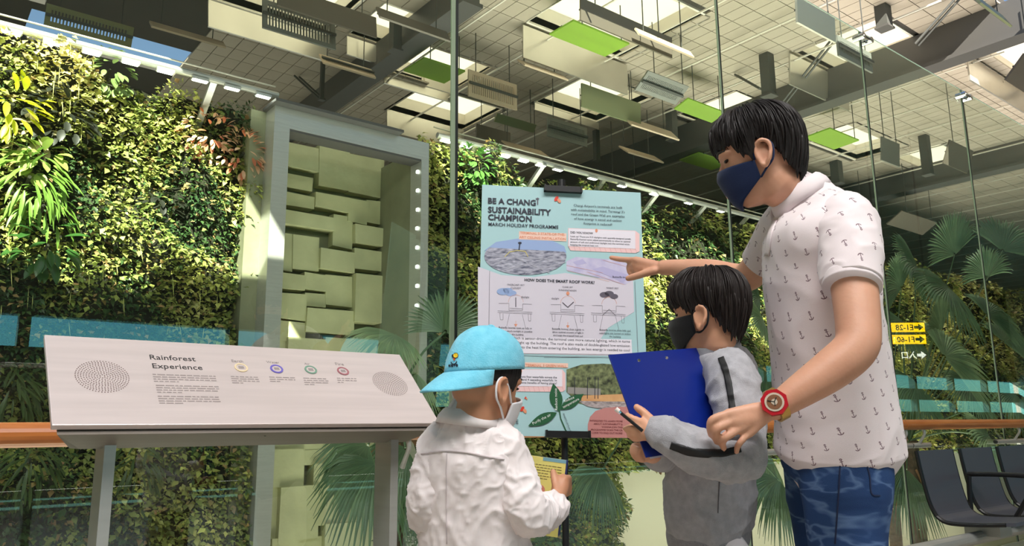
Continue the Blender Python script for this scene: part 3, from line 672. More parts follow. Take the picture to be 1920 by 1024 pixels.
# ================================================================== fan palms in the hall
m_palm = mat('palm_leaf', sc(104, 126, 92), 0.4, col2=sc(76, 100, 70), vscale=3, island=0.2, transl=0.15)
m_palmp = mat('palm_leaf_pale', sc(150, 166, 126), 0.45, col2=sc(116, 136, 98), vscale=3, island=0.2, transl=0.2)
m_trunk = mat('palm_trunk', sc(84, 66, 50), 0.9, var=0.35, vscale=20, bump=0.6, bscale=40)
m_fibre = mat('palm_fibre', sc(120, 84, 52), 0.9, var=0.35, vscale=14)
def fan(parent, base, hub, tip, up, R, M, nseg=34, spread=2.5, droop=0.25, seed=0):
    """one fan leaf: petiole from base to hub, narrow folded segments round the hub"""
    hub, tip = np.asarray(hub, float), np.asarray(tip, float); d = nrm(tip-hub); u_ = nrm(np.asarray(up, float)-np.dot(up, d)*d); s_ = np.cross(d, u_)
    f = MB(); r_ = random.Random(seed)
    for i in range(nseg):
        a = -spread/2+spread*i/(nseg-1)+r_.gauss(0, .012); L = R*(0.78+0.22*math.cos(a*0.9))*r_.uniform(.92, 1.04)
        dd = d*math.cos(a)+s_*math.sin(a); ww = R*0.034; sd = np.cross(dd, u_); fold = u_*ww*0.5
        rows = []
        for t in (0.04, 0.35, 0.6, 0.8, 0.93, 1.0):
            c = hub+dd*L*t-np.array([0, 0, 1])*droop*L*t**3*(1 if t < .7 else 1.15+r_.uniform(0, .15))
            wv = ww*(0.35+1.3*t) if t < 0.6 else ww*1.13*(1.02-t)/0.42
            wv = max(wv, 0.0015)
            rows += [c+sd*wv, c+fold*min(1, t*3)*(1 if t < .9 else .3), c-sd*wv]
        Fc = []
        for k in range(5):
            q = k*3; Fc += [(q, q+1, q+4, q+3), (q+1, q+2, q+5, q+4)]
        f.add(rows, Fc)
    fo = f.build('frond', M, parent)
    b = np.asarray(base, float); mid = (b+hub)/2+np.array([0, 0, .08])
    MB().tube([b, mid, hub], (0.014, 0.011, 0.008), n=6).build('petiole', M, fo)
    return fo
def palm(base, crown, fronds, label, trunk=True, M_default=None):
    o = empty('fan_palm', base, label, 'palm', 'fan palms in the hall')
    t = MB(); t.tube([base, (np.asarray(base)+np.asarray(crown))/2+np.array([0.04, 0.02, 0]), crown], (0.11, 0.09, 0.10), n=14); t.build('trunk', m_trunk, o)
    fb = MB(); r_ = random.Random(len(label))
    for i in range(60):
        a = r_.uniform(0, 6.28); z = r_.uniform(-0.75, 0.1); q = np.asarray(crown)+np.array([math.cos(a)*.10, math.sin(a)*.10, z]); e = q+np.array([math.cos(a)*r_.uniform(.05, .2), math.sin(a)*r_.uniform(.05, .2), r_.uniform(-.3, .05)])
        fb.bar(q, e, 0.03, 0.008)
    fb.build('fibre', m_fibre, o, kind='stuff')
    for i, (hub, tip, up, R, M, sp, dr) in enumerate(fronds): fan(o, crown, hub, tip, up, R, M, spread=sp, droop=dr, seed=i+len(label))
    return o
TOW = np.array([-0.45, -0.8, 0.4])
H = lambda x, y, Y: onY(x, y, Y)
palm((3.05, 5.3, -4.6), (3.05, 5.3, 1.15), [
    (H(742, 628, 5.0), H(680, 640, 4.8), (0.1, -0.5, 1), 0.42, m_palmp, 2.6, 0.25),
    (H(835, 622, 5.1), H(850, 560, 5.0), TOW, 0.42, m_palm, 3.4, 0.15),
    (H(705, 870, 4.7), H(650, 930, 4.6), (0.2, -0.7, 0.8), 0.46, m_palm, 2.6, 0.45),
    (H(690, 835, 4.9), H(620, 850, 4.8), (0.2, -0.6, 0.8), 0.42, m_palm, 2.2, 0.5),
    (H(760, 840, 5.0), H(720, 905, 4.9), (0.3, -0.7, 0.6), 0.42, m_palm, 2.4, 0.45),
    (H(780, 700, 5.4), H(740, 735, 5.3), TOW, 0.36, m_palmp, 2.6, 0.3),
    (H(800, 905, 5.2), H(770, 950, 5.1), TOW, 0.4, m_palm, 2.6, 0.4),
    (H(905, 870, 5.4), H(960, 900, 5.2), TOW, 0.45, m_palmp, 2.6, 0.45)], 'fan palm standing in front of the stone recess, left of the boys')
palm((6.1, 5.2, -4.6), (6.1, 5.2, 1.4), [
    (H(1432, 600, 4.6), H(1395, 575, 4.5), TOW, 0.42, m_palmp, 2.4, 0.2), (H(1425, 560, 4.8), H(1395, 520, 4.7), TOW, 0.4, m_palm, 2.4, 0.2),
    (H(1440, 700, 4.6), H(1420, 760, 4.5), TOW, 0.44, m_palm, 2.8, 0.35), (H(1460, 900, 4.4), H(1420, 960, 4.3), TOW, 0.5, m_palm, 2.4, 0.5),
    (H(1440, 850, 4.8), H(1400, 880, 4.7), TOW, 0.5, m_palmp, 2.2, 0.45), (H(1130, 880, 5.2), H(1100, 930, 5.1), TOW, 0.42, m_palm, 2.2, 0.5)], 'fan palm seen between the boy in grey and the man')
palm((9.9, 4.75, -4.6), (9.85, 4.7, 0.75), [
    (H(1790, 478, 5.2), H(1775, 400, 5.1), TOW, 0.85, m_palm, 2.6, 0.12), (H(1880, 470, 5.0), H(1905, 385, 4.9), TOW, 0.85, m_palm, 2.4, 0.15),
    (H(1720, 500, 5.0), H(1660, 440, 4.9), TOW, 0.8, m_palm, 2.4, 0.2), (H(1780, 540, 4.6), H(1720, 560, 4.5), TOW, 0.8, m_palm, 3.0, 0.3),
    (H(1770, 668, 4.3), H(1850, 655, 4.2), TOW, 0.85, m_palmp, 2.8, 0.18), (H(1765, 620, 4.5), H(1740, 540, 4.4), TOW, 0.55, m_palmp, 2.6, 0.1),
    (H(1850, 590, 4.6), H(1910, 560, 4.5), TOW, 0.7, m_palm, 2.8, 0.25), (H(1690, 600, 4.8), H(1650, 640, 4.7), TOW, 0.6, m_palm, 2.8, 0.3),
    (H(1855, 818, 4.0), H(1780, 822, 3.9), TOW, 0.55, m_palmp, 3.0, 0.2), (H(1700, 880, 4.4), H(1670, 950, 4.3), TOW, 0.6, m_palm, 2.6, 0.5),
    (H(1720, 720, 4.6), H(1670, 770, 4.5), TOW, 0.6, m_palm, 2.8, 0.35)], 'large fan palm behind the glass at right, above the black seats')
palm((12.5, 6.4, -4.6), (12.5, 6.3, 0.6), [
    (H(1880, 640, 6.0), H(1915, 600, 5.9), TOW, 0.8, m_palm, 2.8, 0.25), (H(1905, 740, 5.8), H(1860, 780, 5.7), TOW, 0.8, m_palm, 2.8, 0.35),
    (H(1820, 720, 6.0), H(1780, 760, 5.9), TOW, 0.8, m_palm, 2.8, 0.3), (H(1690, 540, 6.4), H(1670, 480, 6.3), TOW, 0.9, m_palm, 2.8, 0.2),
    (H(1850, 520, 6.6), H(1840, 440, 6.5), TOW, 0.9, m_palm, 2.8, 0.2)], 'fan palm further back at the right edge behind the large one')
# planters and shrubs on the hall floor
m_plant = mat('planter_stone', sc(150, 140, 110), 0.8, var=0.1)
def shrub(x0, x1, y0, y1, z0, z1, n, label, M):
    o = empty('planter_shrub', ((x0+x1)/2, (y0+y1)/2, -4.6), label, 'shrub', 'planter shrubs on the hall floor')
    MB().box((x0, y0, -4.6), (x1, y1, z0)).build('planter', m_plant, o)
    x, y, z = rsn.uniform(x0, x1, n), rsn.uniform(y0, y1, n), z0+rsn.rand(n)*(z1-z0)
    P = np.stack([x, y, z], 1); D = np.stack([rsn.normal(size=n), rsn.normal(size=n)-0.6, rsn.normal(size=n)*.5+.2], 1); D /= np.linalg.norm(D, axis=1)[:, None]
    Nn = np.stack([rsn.normal(size=n)*.3, -0.4+rsn.normal(size=n)*.3, np.ones(n)], 1); Nn /= np.linalg.norm(Nn, axis=1)[:, None]
    V, T = leaf_mesh(P, D, Nn, rsn.uniform(.10, .2, n), rsn.uniform(.05, .09, n)); fast_mesh('foliage', V, T, M, o, 'stuff')
shrub(4.2, 5.9, 6.6, 7.6, -2.6, 0.15, 2600, 'dark leafy shrub in a planter below the poster', LM[2])
shrub(0.2, 3.0, 7.6, 8.6, -3.4, -1.2, 2600, 'low dark shrub in a long planter behind the desk legs', LM[2])

# ================================================================== airport sign behind the camera (seen mirrored in the glass)
m_sy = mat('sign_yellow', sc(250, 196, 0), 0.4, emit=sc(255, 190, 0), estr=4.5); m_sd = mat('sign_black', sc(14, 14, 16), 0.3); m_sw = mat('sign_white', sc(245, 240, 230), 0.4, emit=(1, .97, .92, 1), estr=2.6)
m_sp = mat('sign_purple', sc(58, 24, 66), 0.4)
def mirror(P): P = np.asarray(P, float).copy(); P[1] = 2*(YG+0.08)-P[1]; return P
d0 = 17.0
vp = lambda x, y: mirror(W(x, y, d0))
sgc = vp(1705, 640); sgo = empty('direction_sign', (sgc[0], sgc[1], 5.5), 'backlit airport direction sign with yellow strips, seen mirrored in the right glass', 'sign')
su = nrm((vp(1660, 640)-vp(1760, 640))*np.array([1, 1, 0])); sv = np.array([0, 0, 1.]); 
sz = np.cross(su, sv)
if np.dot(sz, CAM-sgc) < 0 and np.dot(sz, np.array([5, 2.5, 1])-sgc) < 0: su = -su; sz = -sz
px2m = d0/F_PX
def srect(cx, cy, wd, h, off, M, nm):   # in sign metres: cx right, cy up from sgc
    MB().obox(sgc+su*(cx-wd/2)+sv*(cy-h/2)+sz*off, su*wd, sv*h, sz*0.01).build(nm, M, sgo)
srect(0, 0.02, 1.55, 1.0, -0.03, m_sd, 'sign_case')
srect(0.0, 0.30, 0.72, 0.2, 0, m_sy, 'yellow_strip'); srect(0.0, 0.04, 0.72, 0.2, 0, m_sy, 'yellow_strip'); srect(0.02, -0.30, 0.9, 0.22, 0, m_sp, 'purple_strip')
for cy, bodies, M in ((0.30, 'E1-28', m_sd), (0.04, 'F1-60', m_sd), (-0.30, '\u5165\u53e3', m_sw)):
    text(bodies, 0.17, sgc+su*(-0.12)+sv*(cy-0.06)+sz*0.012, su, sv, M, sgo, bold=0.003)
    ar = [(-0.33, 0), (-0.22, 0.08), (-0.22, 0.03), (-0.13, 0.03), (-0.13, -0.03), (-0.22, -0.03), (-0.22, -0.08)]
    MB().prism([sgc+su*a+sv*(cy+b)+sz*0.012 for a, b in ar], sz*0.004).build('arrow', M, sgo)
for k in range(2): MB().bar(sgc+su*(-0.5+k)-sz*0.03+sv*0.5, sgc+su*(-0.5+k)-sz*0.03+sv*(ZC-0.03-sgc[2]), 0.03, 0.03, ref=(1, 0, 0)).build('hanger_rod', m_duct, sgo)

# ================================================================== information desk
ky0, ky1 = 1.9, 2.13; kz0, kz1 = 0.965, 1.176; kx0, kx1 = 0.284, 1.242
m_kp = mat('desk_top_steel', sc(226, 212, 210), 0.34, 0.35, var=0.05, vscale=3, stretch=(1, 14, 14), bump=0.03, bscale=200)
m_kb = mat('desk_body_steel', sc(132, 124, 116), 0.5, 0.4, var=0.05, vscale=3, stretch=(1, 14, 14))
kd = empty('information_desk', ((kx0+kx1)/2, 2.05, 0), 'slanted steel information desk titled Rainforest Experience on two flat legs', 'information desk')
A0 = np.array([kx0, ky0, kz0]); ku = np.array([1., 0, 0]); kv = nrm([0, ky1-ky0, kz1-kz0]); kn = np.cross(ku, kv); KL = kx1-kx0; KH = math.hypot(ky1-ky0, kz1-kz0)
pl = MB(); pl.obox(A0-kn*0.014, ku*KL, kv*KH, kn*0.014); plo = pl.build('top_plate', m_kp, kd)
bv = plo.modifiers.new('b', 'BEVEL'); bv.width = 0.002; bv.segments = 2
bd = MB()
fl_, bl_ = 0.045, 0.06
bd.hexa([(kx0+0.075, ky0+0.11, kz0-0.052), (kx1-0.05, ky0+0.11, kz0-0.052), (kx1-0.05, ky1-0.005, kz0-0.052), (kx0+0.075, ky1-0.005, kz0-0.052),
         (kx0+0.012, ky0+0.004, kz0-0.020), (kx1-0.012, ky0+0.004, kz0-0.020), (kx1-0.012, ky1+0.004, kz1-0.020), (kx0+0.012, ky1+0.004, kz1-0.020)])
bd.build('body', m_kb, kd)
lk = MB(); lk.tube([onY(496, 813.5, 1.935)+np.array([0, -0.004, 0]), onY(496, 813.5, 1.935)+np.array([0, .02, 0])], 0.006, n=10); lk.build('lock', m_seal, kd)
for x in (0.405, 1.135):
    MB().box((x, 1.985, 0.0), (x+0.024, 2.075, kz0-0.03)).build('leg', m_steel, kd)
    MB().box((x-0.03, 1.97, 0.0), (x+0.054, 2.09, 0.008)).build('foot_plate', m_steel, kd)
kplane_o, kplane_n = A0, kn
def onK(px, py, off=0.0005):
    v = ray(px, py); t = np.dot(kplane_o-CAM, kplane_n)/np.dot(v, kplane_n); return CAM+v*t+kplane_n*off
m_ink = mat('desk_ink', sc(40, 38, 40), 0.5); m_inkl = mat('desk_ink_pale', sc(158, 146, 144), 0.5); m_hole = mat('drilled_hole', sc(92, 62, 58), 0.7)
def ktext(body, px, py, hpx_w, M, bold=0.0, xs=1.0):
    P = onK(px, py); q = onK(px+hpx_w, py+hpx_w*0.03); wd = np.linalg.norm(q-P)
    o = text(body, 1.0, (0, 0, 0), (1, 0, 0), (0, 1, 0), M, None); bb = max(v.co.x for v in o.data.vertices); bpy.data.objects.remove(o)
    return text(body, wd/bb/xs, P, ku, kv, M, kd, bold=bold, depth=0.0002, xs=xs)
ktext('Rainforest', 280, 674, 87, m_ink, xs=1.0); ktext('Experience', 285, 690.5, 95, m_ink)
ktext('Earth', 434, 679, 22, m_inkl); ktext('Water', 500, 681, 24, m_inkl); ktext('Air', 571, 684, 10, m_inkl); ktext('Fire', 629, 685, 16, m_inkl)
def kring(px, py, r, M):
    P = onK(px, py); V = []; n = 32
    for rr, zz in ((r, 0.0), (r, 0.0016), (r*0.72, 0.0016), (r*0.72, 0.0)):
        V += [P+ku*rr*math.cos(2*math.pi*i/n)+kv*rr*math.sin(2*math.pi*i/n)+kn*zz for i in range(n)]
    Fc = [(a*n+i, a*n+(i+1) % n, ((a+1) % 4)*n+(i+1) % n, ((a+1) % 4)*n+i) for a in range(4) for i in range(n)]
    rg = MB().add(V, Fc).build('button_ring', M, kd)
    MB().tube([P, P+kn*0.001], r*0.71, n=24).build('button_disc', m_kp, rg)
    hm = MB()
    for k in range(3): hm.obox(P-ku*r*0.4+kv*(r*0.22*(k-1)-0.001)+kn*0.001, ku*r*0.8, kv*0.0022, kn*0.0006)
    hm.build('engraving', m_inkl, rg)
for px, py, c in ((452, 690, sc(226, 206, 170)), (518.5, 692.5, sc(112, 100, 190)), (582.5, 694, sc(120, 156, 136)), (643, 696.5, sc(168, 104, 112))): kring(px, py, 0.0175, mat('ring_%d' % px, c, 0.4))
def greek(px, py, wpx, n, dy, seed, taper=1.0):   # unreadable small print: broken word strips
    r_ = random.Random(seed); mb = MB()
    for k in range(n):
        a, b = onK(px+k*dy*0.22, py+k*dy), onK(px+k*dy*0.22+wpx*(1 if k < n-1 else 0.4), py+k*dy+wpx*0.025); L = np.linalg.norm(b-a); x = 0
        while x < L-0.004:
            wl2 = min(r_.uniform(.006, .02), L-x); mb.obox(a+ku*x, ku*wl2, kv*0.0032, kn*0.0002); x += wl2+0.003
    mb.build('small_print', m_inkl, kd, kind='stuff')
greek(286, 703, 118, 4, 4.3, 1); greek(292, 723.5, 118, 4, 4.3, 2); greek(296, 744, 118, 4, 4.3, 3)
greek(433, 707, 52, 4, 3.9, 4); greek(505, 708, 48, 3, 3.9, 5); greek(569, 710, 46, 4, 3.9, 6); greek(632, 710, 36, 3, 3.9, 7)
for px, py, rr in ((192, 706, 0.056), (731.5, 719.5, 0.052)):
    P = onK(px, py); mb = MB()
    for k in range(1, 11):
        r_ = rr*k/10; n = max(6, int(6.28*r_/0.0062))
        for i in range(n):
            a = 2*math.pi*(i+0.5*(k % 2))/n; c = P+ku*r_*math.cos(a)+kv*r_*math.sin(a)
            mb.add([c+(ku*math.cos(t)+kv*math.sin(t))*0.0015 for t in np.arange(6)*math.pi/3], [(0, 1, 2, 3, 4, 5)])
    mb.build('speaker_holes', m_hole, kd, kind='stuff')

# ================================================================== poster on easel
PA = W(893.5, 816, 2.66); PB = W(1217, 822, 2.72); pu = nrm(PB-PA)
_d = min(np.linspace(2.5, 2.9, 401), key=lambda d: abs(np.dot(W(899, 346, d)-PA, pu)+0.0)); PT = W(899, 346, _d)
pv = PT-PA; pv = pv-np.dot(pv, pu)*pu; PH_ = np.linalg.norm(pv); pv = pv/PH_; pn = np.cross(pu, pv); PW_ = np.linalg.norm(PB-PA)
if np.dot(pn, CAM-PA) < 0: pn = -pn
def onP(px, py, off=0.0):
    v = ray(px, py); t = np.dot(PA-CAM, pn)/np.dot(v, pn); return CAM+v*t+pn*off
m_teal = mat('poster_teal', sc(170, 206, 210), 0.35); m_lil = mat('poster_grey_lilac', sc(214, 208, 220), 0.35); m_navy = mat('poster_ink', sc(30, 32, 52), 0.5)
m_box = mat('poster_box', sc(232, 226, 236), 0.4); m_pink = mat('poster_pink', sc(240, 200, 200), 0.4); m_peach = mat('poster_peach', sc(240, 205, 190), 0.4); m_or = mat('poster_orange_text', sc(226, 150, 116), 0.4)
m_leafp = mat('poster_leaf_green', sc(38, 92, 58), 0.4); m_rose = mat('poster_rose', sc(196, 134, 130), 0.4); m_wt = mat('poster_white_text', sc(240, 244, 240), 0.4); m_line = mat('poster_line', sc(92, 86, 100), 0.5)
m_red = mat('poster_red', sc(214, 60, 40), 0.4); m_ppl = mat('poster_violet', sc(182, 176, 214), 0.4); m_sky = mat('poster_sky', sc(150, 172, 214), 0.4); m_maroon = mat('poster_maroon', sc(110, 40, 44), 0.4)
pst = empty('poster', PA+pu*PW_/2, 'large pale blue printed programme poster clipped on the black easel', 'poster')
MB().obox(PA-pn*0.006, pu*PW_, pv*PH_, pn*0.006).build('board', m_teal, pst)
TH = 0.0004
def pflat(pts, M, lvl, name, parent=pst):
    P = [onP(x, y, TH*lvl) for x, y in pts]; return MB().prism(P, pn*TH*0.9).build(name, M, parent)
def ell_pts(cx, cy, rx, ry, n=28, rot=0.0): return [(cx+rx*math.cos(a)*math.cos(rot)-ry*math.sin(a)*math.sin(rot), cy+rx*math.cos(a)*math.sin(rot)+ry*math.sin(a)*math.cos(rot)) for a in np.arange(n)*2*math.pi/n]
def BOLD(b): return 0.028 if b >= .001 else 0.018 if b >= .0006 else 0.012 if b >= .0004 else 0.0
def ptext(body, px, py, wpx, M, bold=0.0, lvl=6, rot=0.0, slope=0.028):
    """text block whose widest line is wpx pixels wide, first baseline at (px,py)"""
    P = onP(px, py, TH*lvl); q = onP(px+wpx, py+wpx*slope, TH*lvl); wd = np.linalg.norm(q-P)
    o = text(body, 1.0, (0, 0, 0), (1, 0, 0), (0, 1, 0), M, None); xs_ = [v.co.x for v in o.data.vertices]; bb = max(xs_)-min(xs_); bpy.data.objects.remove(o)
    c, s_ = math.cos(rot), math.sin(rot); ux = pu*c+pv*s_; uy = -pu*s_+pv*c
    return text(body, wd/bb, P, ux, uy, M, pst, bold=BOLD(bold)*wd/bb, depth=0.0001)
def pblock(lines, cx, y0, dy, wpx, M, bold=0.0, align='C', lvl=6, slope=0.028):
    ref = max(lines, key=len)
    P = onP(cx, y0, 0); q = onP(cx+wpx, y0+wpx*slope, 0); wd = np.linalg.norm(q-P)
    o = text(ref, 1.0, (0, 0, 0), (1, 0, 0), (0, 1, 0), M, None); bb = max(v.co.x for v in o.data.vertices); bpy.data.objects.remove(o); sz_ = wd/bb
    for i, l in enumerate(lines):
        if l: text(l, sz_, onP(cx, y0+i*dy, TH*lvl), pu, pv, M, pst, align={'C': 'CENTER', 'L': 'LEFT', 'R': 'RIGHT'}[align], bold=BOLD(bold)*sz_, depth=0.0001)
def pline(pts, M, wd=0.0012, lvl=4, name='line'):
    mb = MB()
    for a, b in zip(pts[:-1], pts[1:]):
        A, B = onP(a[0], a[1], TH*lvl), onP(b[0], b[1], TH*lvl); t = nrm(B-A); s_ = np.cross(pn, t); mb.obox(A-s_*wd/2, B-A, s_*wd, pn*TH*0.5)
    return mb.build(name, M, pst)
# lower lilac field with soft rounded top edge
fld = [(899, 505), (930, 516), (985, 520), (1050, 508), (1100, 522), (1160, 526), (1186, 520), (1192, 600), (1150, 626), (1196, 650), (1180, 664), (1000, 660), (893, 655)]
pflat([(896, 500), (940, 516), (1000, 520), (1060, 512), (1120, 522), (1187, 520), (1189, 585), (1140, 615), (1120, 645), (1192, 668), (896, 662)], m_lil, 1, 'lilac_field')
ptext('BE A CHANG', 914, 381.5, 89, m_navy, 0.0012); ptext('SUSTAINABILITY', 914.5, 398.5, 117, m_navy, 0.0012); ptext('CHAMPION', 914.5, 412.5, 81, m_navy, 0.0012); ptext('MARCH HOLIDAY PROGRAMME', 915, 423.5, 131, m_navy, 0.0004)
pflat([(1007, 371), (1009, 371), (1009, 384), (1007, 384)], m_line, 5, 'tower_icon'); pflat([(1004, 372), (1011, 372), (1010, 374), (1005, 374)], m_line, 6, 'tower_icon')
for (x, y, s_) in ((1045, 375, 1.0), (981, 769, 1.0), (970, 752, .55), (986, 747, .45)):
    pflat(ell_pts(x-2*s_, y-2*s_, 3.2*s_, 5.5*s_, 12, 0.6), m_red, 5, 'butterfly_wing'); pflat(ell_pts(x+3*s_, y+2*s_, 3*s_, 4.5*s_, 12, -0.6), m_or, 6, 'butterfly_wing')
pblock(["Changi Airport's terminals are built", "with sustainability in mind. Terminal 3's", "roof and the Green Wall are examples", "of how energy is saved and carbon", "footprint is reduced!"], 1121, 389.5, 8.2, 100, m_navy, 0.0002)
pflat([(973, 434), (1062, 438), (1062, 453), (973, 449)], m_peach, 3, 'heading_band'); 
pblock(['TERMINAL 3 STATE-OF-THE-', 'ART CEILING INSTALLATION'], 1017.5, 441, 8, 84, m_or, 0.0004)
def hatched(x0, y0, x1, y1, dx, dy, sl):
    pflat([(x0-1, y0-1), (x1, y0+sl-1), (x1+dx, y0+sl+dy*.6), (x1+dx, y1+sl+dy*.6), (x1, y1+sl+dy), (x0+4, y1+dy), (x0-1, y1)], m_pink, 3, 'box_shadow')
    pflat([(x0, y0), (x1, y0+sl), (x1, y1+sl), (x0, y1)], m_box, 5, 'box_face')
    n = int((x1-x0)/9)
    for i in range(n+1):
        x = x0+(x1-x0)*i/n; y = y1+sl*i/n; pline([(x, y), (x+3, y+dy)], m_red if False else mat('poster_hatch', sc(206, 130, 136), 0.5), 0.0006, 6, 'hatch_line')
hatched(1066, 429, 1191, 462, 8, 8, 5)
ptext('DID YOU KNOW', 1069, 438, 42, m_navy, 0.0006, lvl=8)
pblock(['Look up! There are 919 skylights with specially-designed panels.', 'Butterfly-framed vanes adjust automatically to allow an optimal', 'amount of soft and undimmed daylight into the terminal while', 'keeping the tropical heat out.'], 1069, 445, 5.2, 114, m_navy, 0.0001, 'L', 8)
m_sky2 = mat('print_apron', sc(176, 176, 190), 0.4)
# aerial picture (flat print)
m_air = mat('print_aerial', sc(70, 74, 96), 0.4, col2=sc(190, 190, 205), vscale=38, stretch=(1, 1, 3.2)); m_wallp = mat('print_green_wall', sc(40, 46, 34), 0.4, col2=sc(140, 150, 104), vscale=60); m_plaza = mat('print_plaza', sc(120, 110, 110), 0.4, col2=sc(196, 184, 184), vscale=70, stretch=(1, 1, 3))
oval = [(x, y) for x, y in ell_pts(985, 481, 77, 35, 36)]
oval = [(x, max(y, 464+(x-908)*0.055) if y < 481 else y) for x, y in oval]
pflat([(908, 470), (930, 454), (975, 447), (1030, 449), (1058, 462), (1062, 474), (985, 470)], m_sky, 2, 'picture_sky'); pflat(oval, m_air, 3, 'aerial_picture')
pline([(973, 470), (974.5, 456)], m_navy, 0.004, 5, 'tower'); pflat(ell_pts(974.5, 456, 3.5, 2, 10), m_navy, 6, 'tower_top')
for a, b in (((920, 498), (985, 476)), ((940, 508), (1040, 480)), ((985, 512), (1060, 492)), ((960, 480), (1030, 512)), ((912, 480), (1058, 488))): pline([a, b], m_sky2, 0.003, 5, 'apron_strip')
pline([(946, 482), (955, 473), (970, 470), (985, 472), (990, 482)], mat('poster_gold', sc(214, 200, 120), 0.5), 0.0025, 6, 'outline')
# roof sketch
pflat([(1062, 490), (1080, 482), (1160, 488), (1188, 500), (1190, 524), (1172, 534), (1140, 525), (1062, 507)], mat('print_roof', sc(206, 200, 224), 0.4, col2=sc(184, 178, 214), vscale=30), 2, 'roof_sketch')
pflat([(1110, 505), (1130, 500), (1184, 518), (1168, 530)], m_ppl, 3, 'roof_vane'); pflat([(1074, 492), (1092, 486), (1100, 494), (1082, 498)], m_ppl, 3, 'roof_vane')
for a, b in (((1062, 498), (1130, 512)), ((1100, 510), (1170, 534)), ((1130, 488), (1188, 504)), ((1064, 508), (1142, 528))): pline([a, b], m_or, 0.0007, 5, 'sketch_line')
ptext('Butterfly louvres', 1148, 521, 34, m_navy, 0.0002)
ptext('HOW DOES THE SMART ROOF WORK?', 983, 527.5, 131, m_navy, 0.0006)
for tx, ty, l in ((967, 536, ['OVERCAST SKY', 'CLOUDY']), (1064, 540, ['CLEAR SKY', 'SUNSHINE/NOON']), (1148, 542, ['NIGHT SKY'])): pblock(l, tx, ty, 6, 33 if len(l) > 1 else 23, m_line, 0.0001)
for cx, cy, sg in ((967, 562, 0), (1064.5, 564.5, 1), (1142, 566, 2)):
    q = 1.0; L = lambda pts, w2=0.0008: pline([(cx+a, cy+b) for a, b in pts], m_line, w2, 4, 'diagram_line')
    L([(-32, 7), (-13, 7), (-13, 20), (13, 20), (13, 8), (30, 9)]); L([(-34, 21), (31, 24)]); L([(-34, 24), (31, 27)]); L([(-30, 25), (-29, 38), (-24, 38), (-24, 26)]); L([(23, 27), (24, 40), (28, 40), (28, 27)])
    L([(-12, 27), (-17, 50)]); L([(12, 28), (18, 52)]); L([(-12, 16), (12, 17)])
    pline([(cx+14*math.cos(a), cy+5-14*math.sin(a)) for a in np.linspace(0, 3.14, 12)], m_or, 0.0007, 4, 'arc_line')
    if sg == 0:
        L([(0, 14), (0, -4)], 0.003)
        for a, b, r_ in ((-24, -15, 9), (-15, -17, 7), (-9, -12, 8)): pflat(ell_pts(cx+a, cy+b, r_*1.3, r_*0.72, 16), m_sky, 3+(r_ % 2), 'cloud')
    if sg == 1:
        L([(-10, 3), (0, 12)], 0.003); L([(0, 12), (11, 2)], 0.003); pflat(ell_pts(cx, cy-14, 3, 3.4, 14), m_or, 5, 'sun_icon')
    if sg == 2:
        L([(-13, 26), (0, 14)], 0.0012); L([(0, 14), (13, 27)], 0.0012)
        for a, b, r_ in ((-9, -13, 8), (0, -15, 8), (9, -10, 7)): pflat(ell_pts(cx+a, cy+b, r_*1.1, r_*0.66, 16), m_line, 3+(r_ % 2), 'cloud')
    if sg < 2: pline([(cx, cy+40), (cx, cy+47)], m_or, 0.0012, 4, 'arrow_stem'); pflat([(cx-3, cy+46), (cx+3, cy+46), (cx, cy+51)], m_or, 4, 'arrow_head')
ptext('daylight', 977, 558.5, 15, m_line, 0.0001); ptext('daylight', 1034, 561, 14, m_line, 0.0001)
pblock(['Butterfly louvres open up fully to', 'allow as much sunlight as possible', 'into the building'], 966, 616.5, 6.2, 62, m_navy, 0.0001)
pblock(['Butterfly louvres close slightly to', 'allow optimal amount of light in', 'and keep the tropical heat out'], 1065, 619, 6.0, 60, m_navy, 0.0001)
pblock(['Butterfly louvres close fully and', 'cold lights are turned on within', 'the building'], 1153, 621, 6.0, 58, m_navy, 0.0001)
pflat([(917, 632), (1184, 637), (1185, 665), (917, 662)], m_box, 4, 'text_panel')
pblock(['The smart roof which is sensor-driven, the terminal uses more natural lighting, which in turns', 'saves electricity to light up the building. The roof is also made of double-glazed low-emission', 'glass, which prevents the heat from entering the building, so less energy is needed to cool'], 1181, 643, 8.3, 256, m_navy, 0.0002, 'R')
pline([(918, 508), (916, 664)], m_line, 0.0012); pline([(1190, 528), (1196, 660)], m_line, 0.0012); pline([(898, 664), (1050, 669), (1192, 671)], m_line, 0.0012); pline([(1020, 670), (1130, 670)], m_line, 0.001)
pflat([(982, 679.5), (1065, 681.5), (1065, 690), (982, 688)], m_peach, 3, 'heading_band'); ptext('TERMINAL 3 GREEN WALL', 985, 687, 77, m_or, 0.0004, slope=0.02)
hatched(918, 693, 1054, 724, 6, 10, 1)
ptext('DID YOU KNOW', 927, 701, 43, m_navy, 0.0006, lvl=8, slope=0.01); pflat(ell_pts(976, 696, 2.6, 4, 10), m_or, 8, 'bulb_icon'); pflat(ell_pts(1118, 433, 2.4, 3.6, 10), m_or, 8, 'bulb_icon')
pblock(['It is five storeys high and spans four waterfalls across the', 'hall, with 10,000 plants and 4 cascading waterfalls. In', 'fact, can you name some benefits of having plants?'], 1044, 710, 5.6, 126, m_navy, 0.0001, 'R', 8, 0.01)
pflat([(1062, 693), (1090, 684), (1130, 682), (1180, 686), (1194, 700), (1196, 768), (1120, 766), (1084, 756), (1062, 735)], m_wallp, 2, 'green_wall_picture')
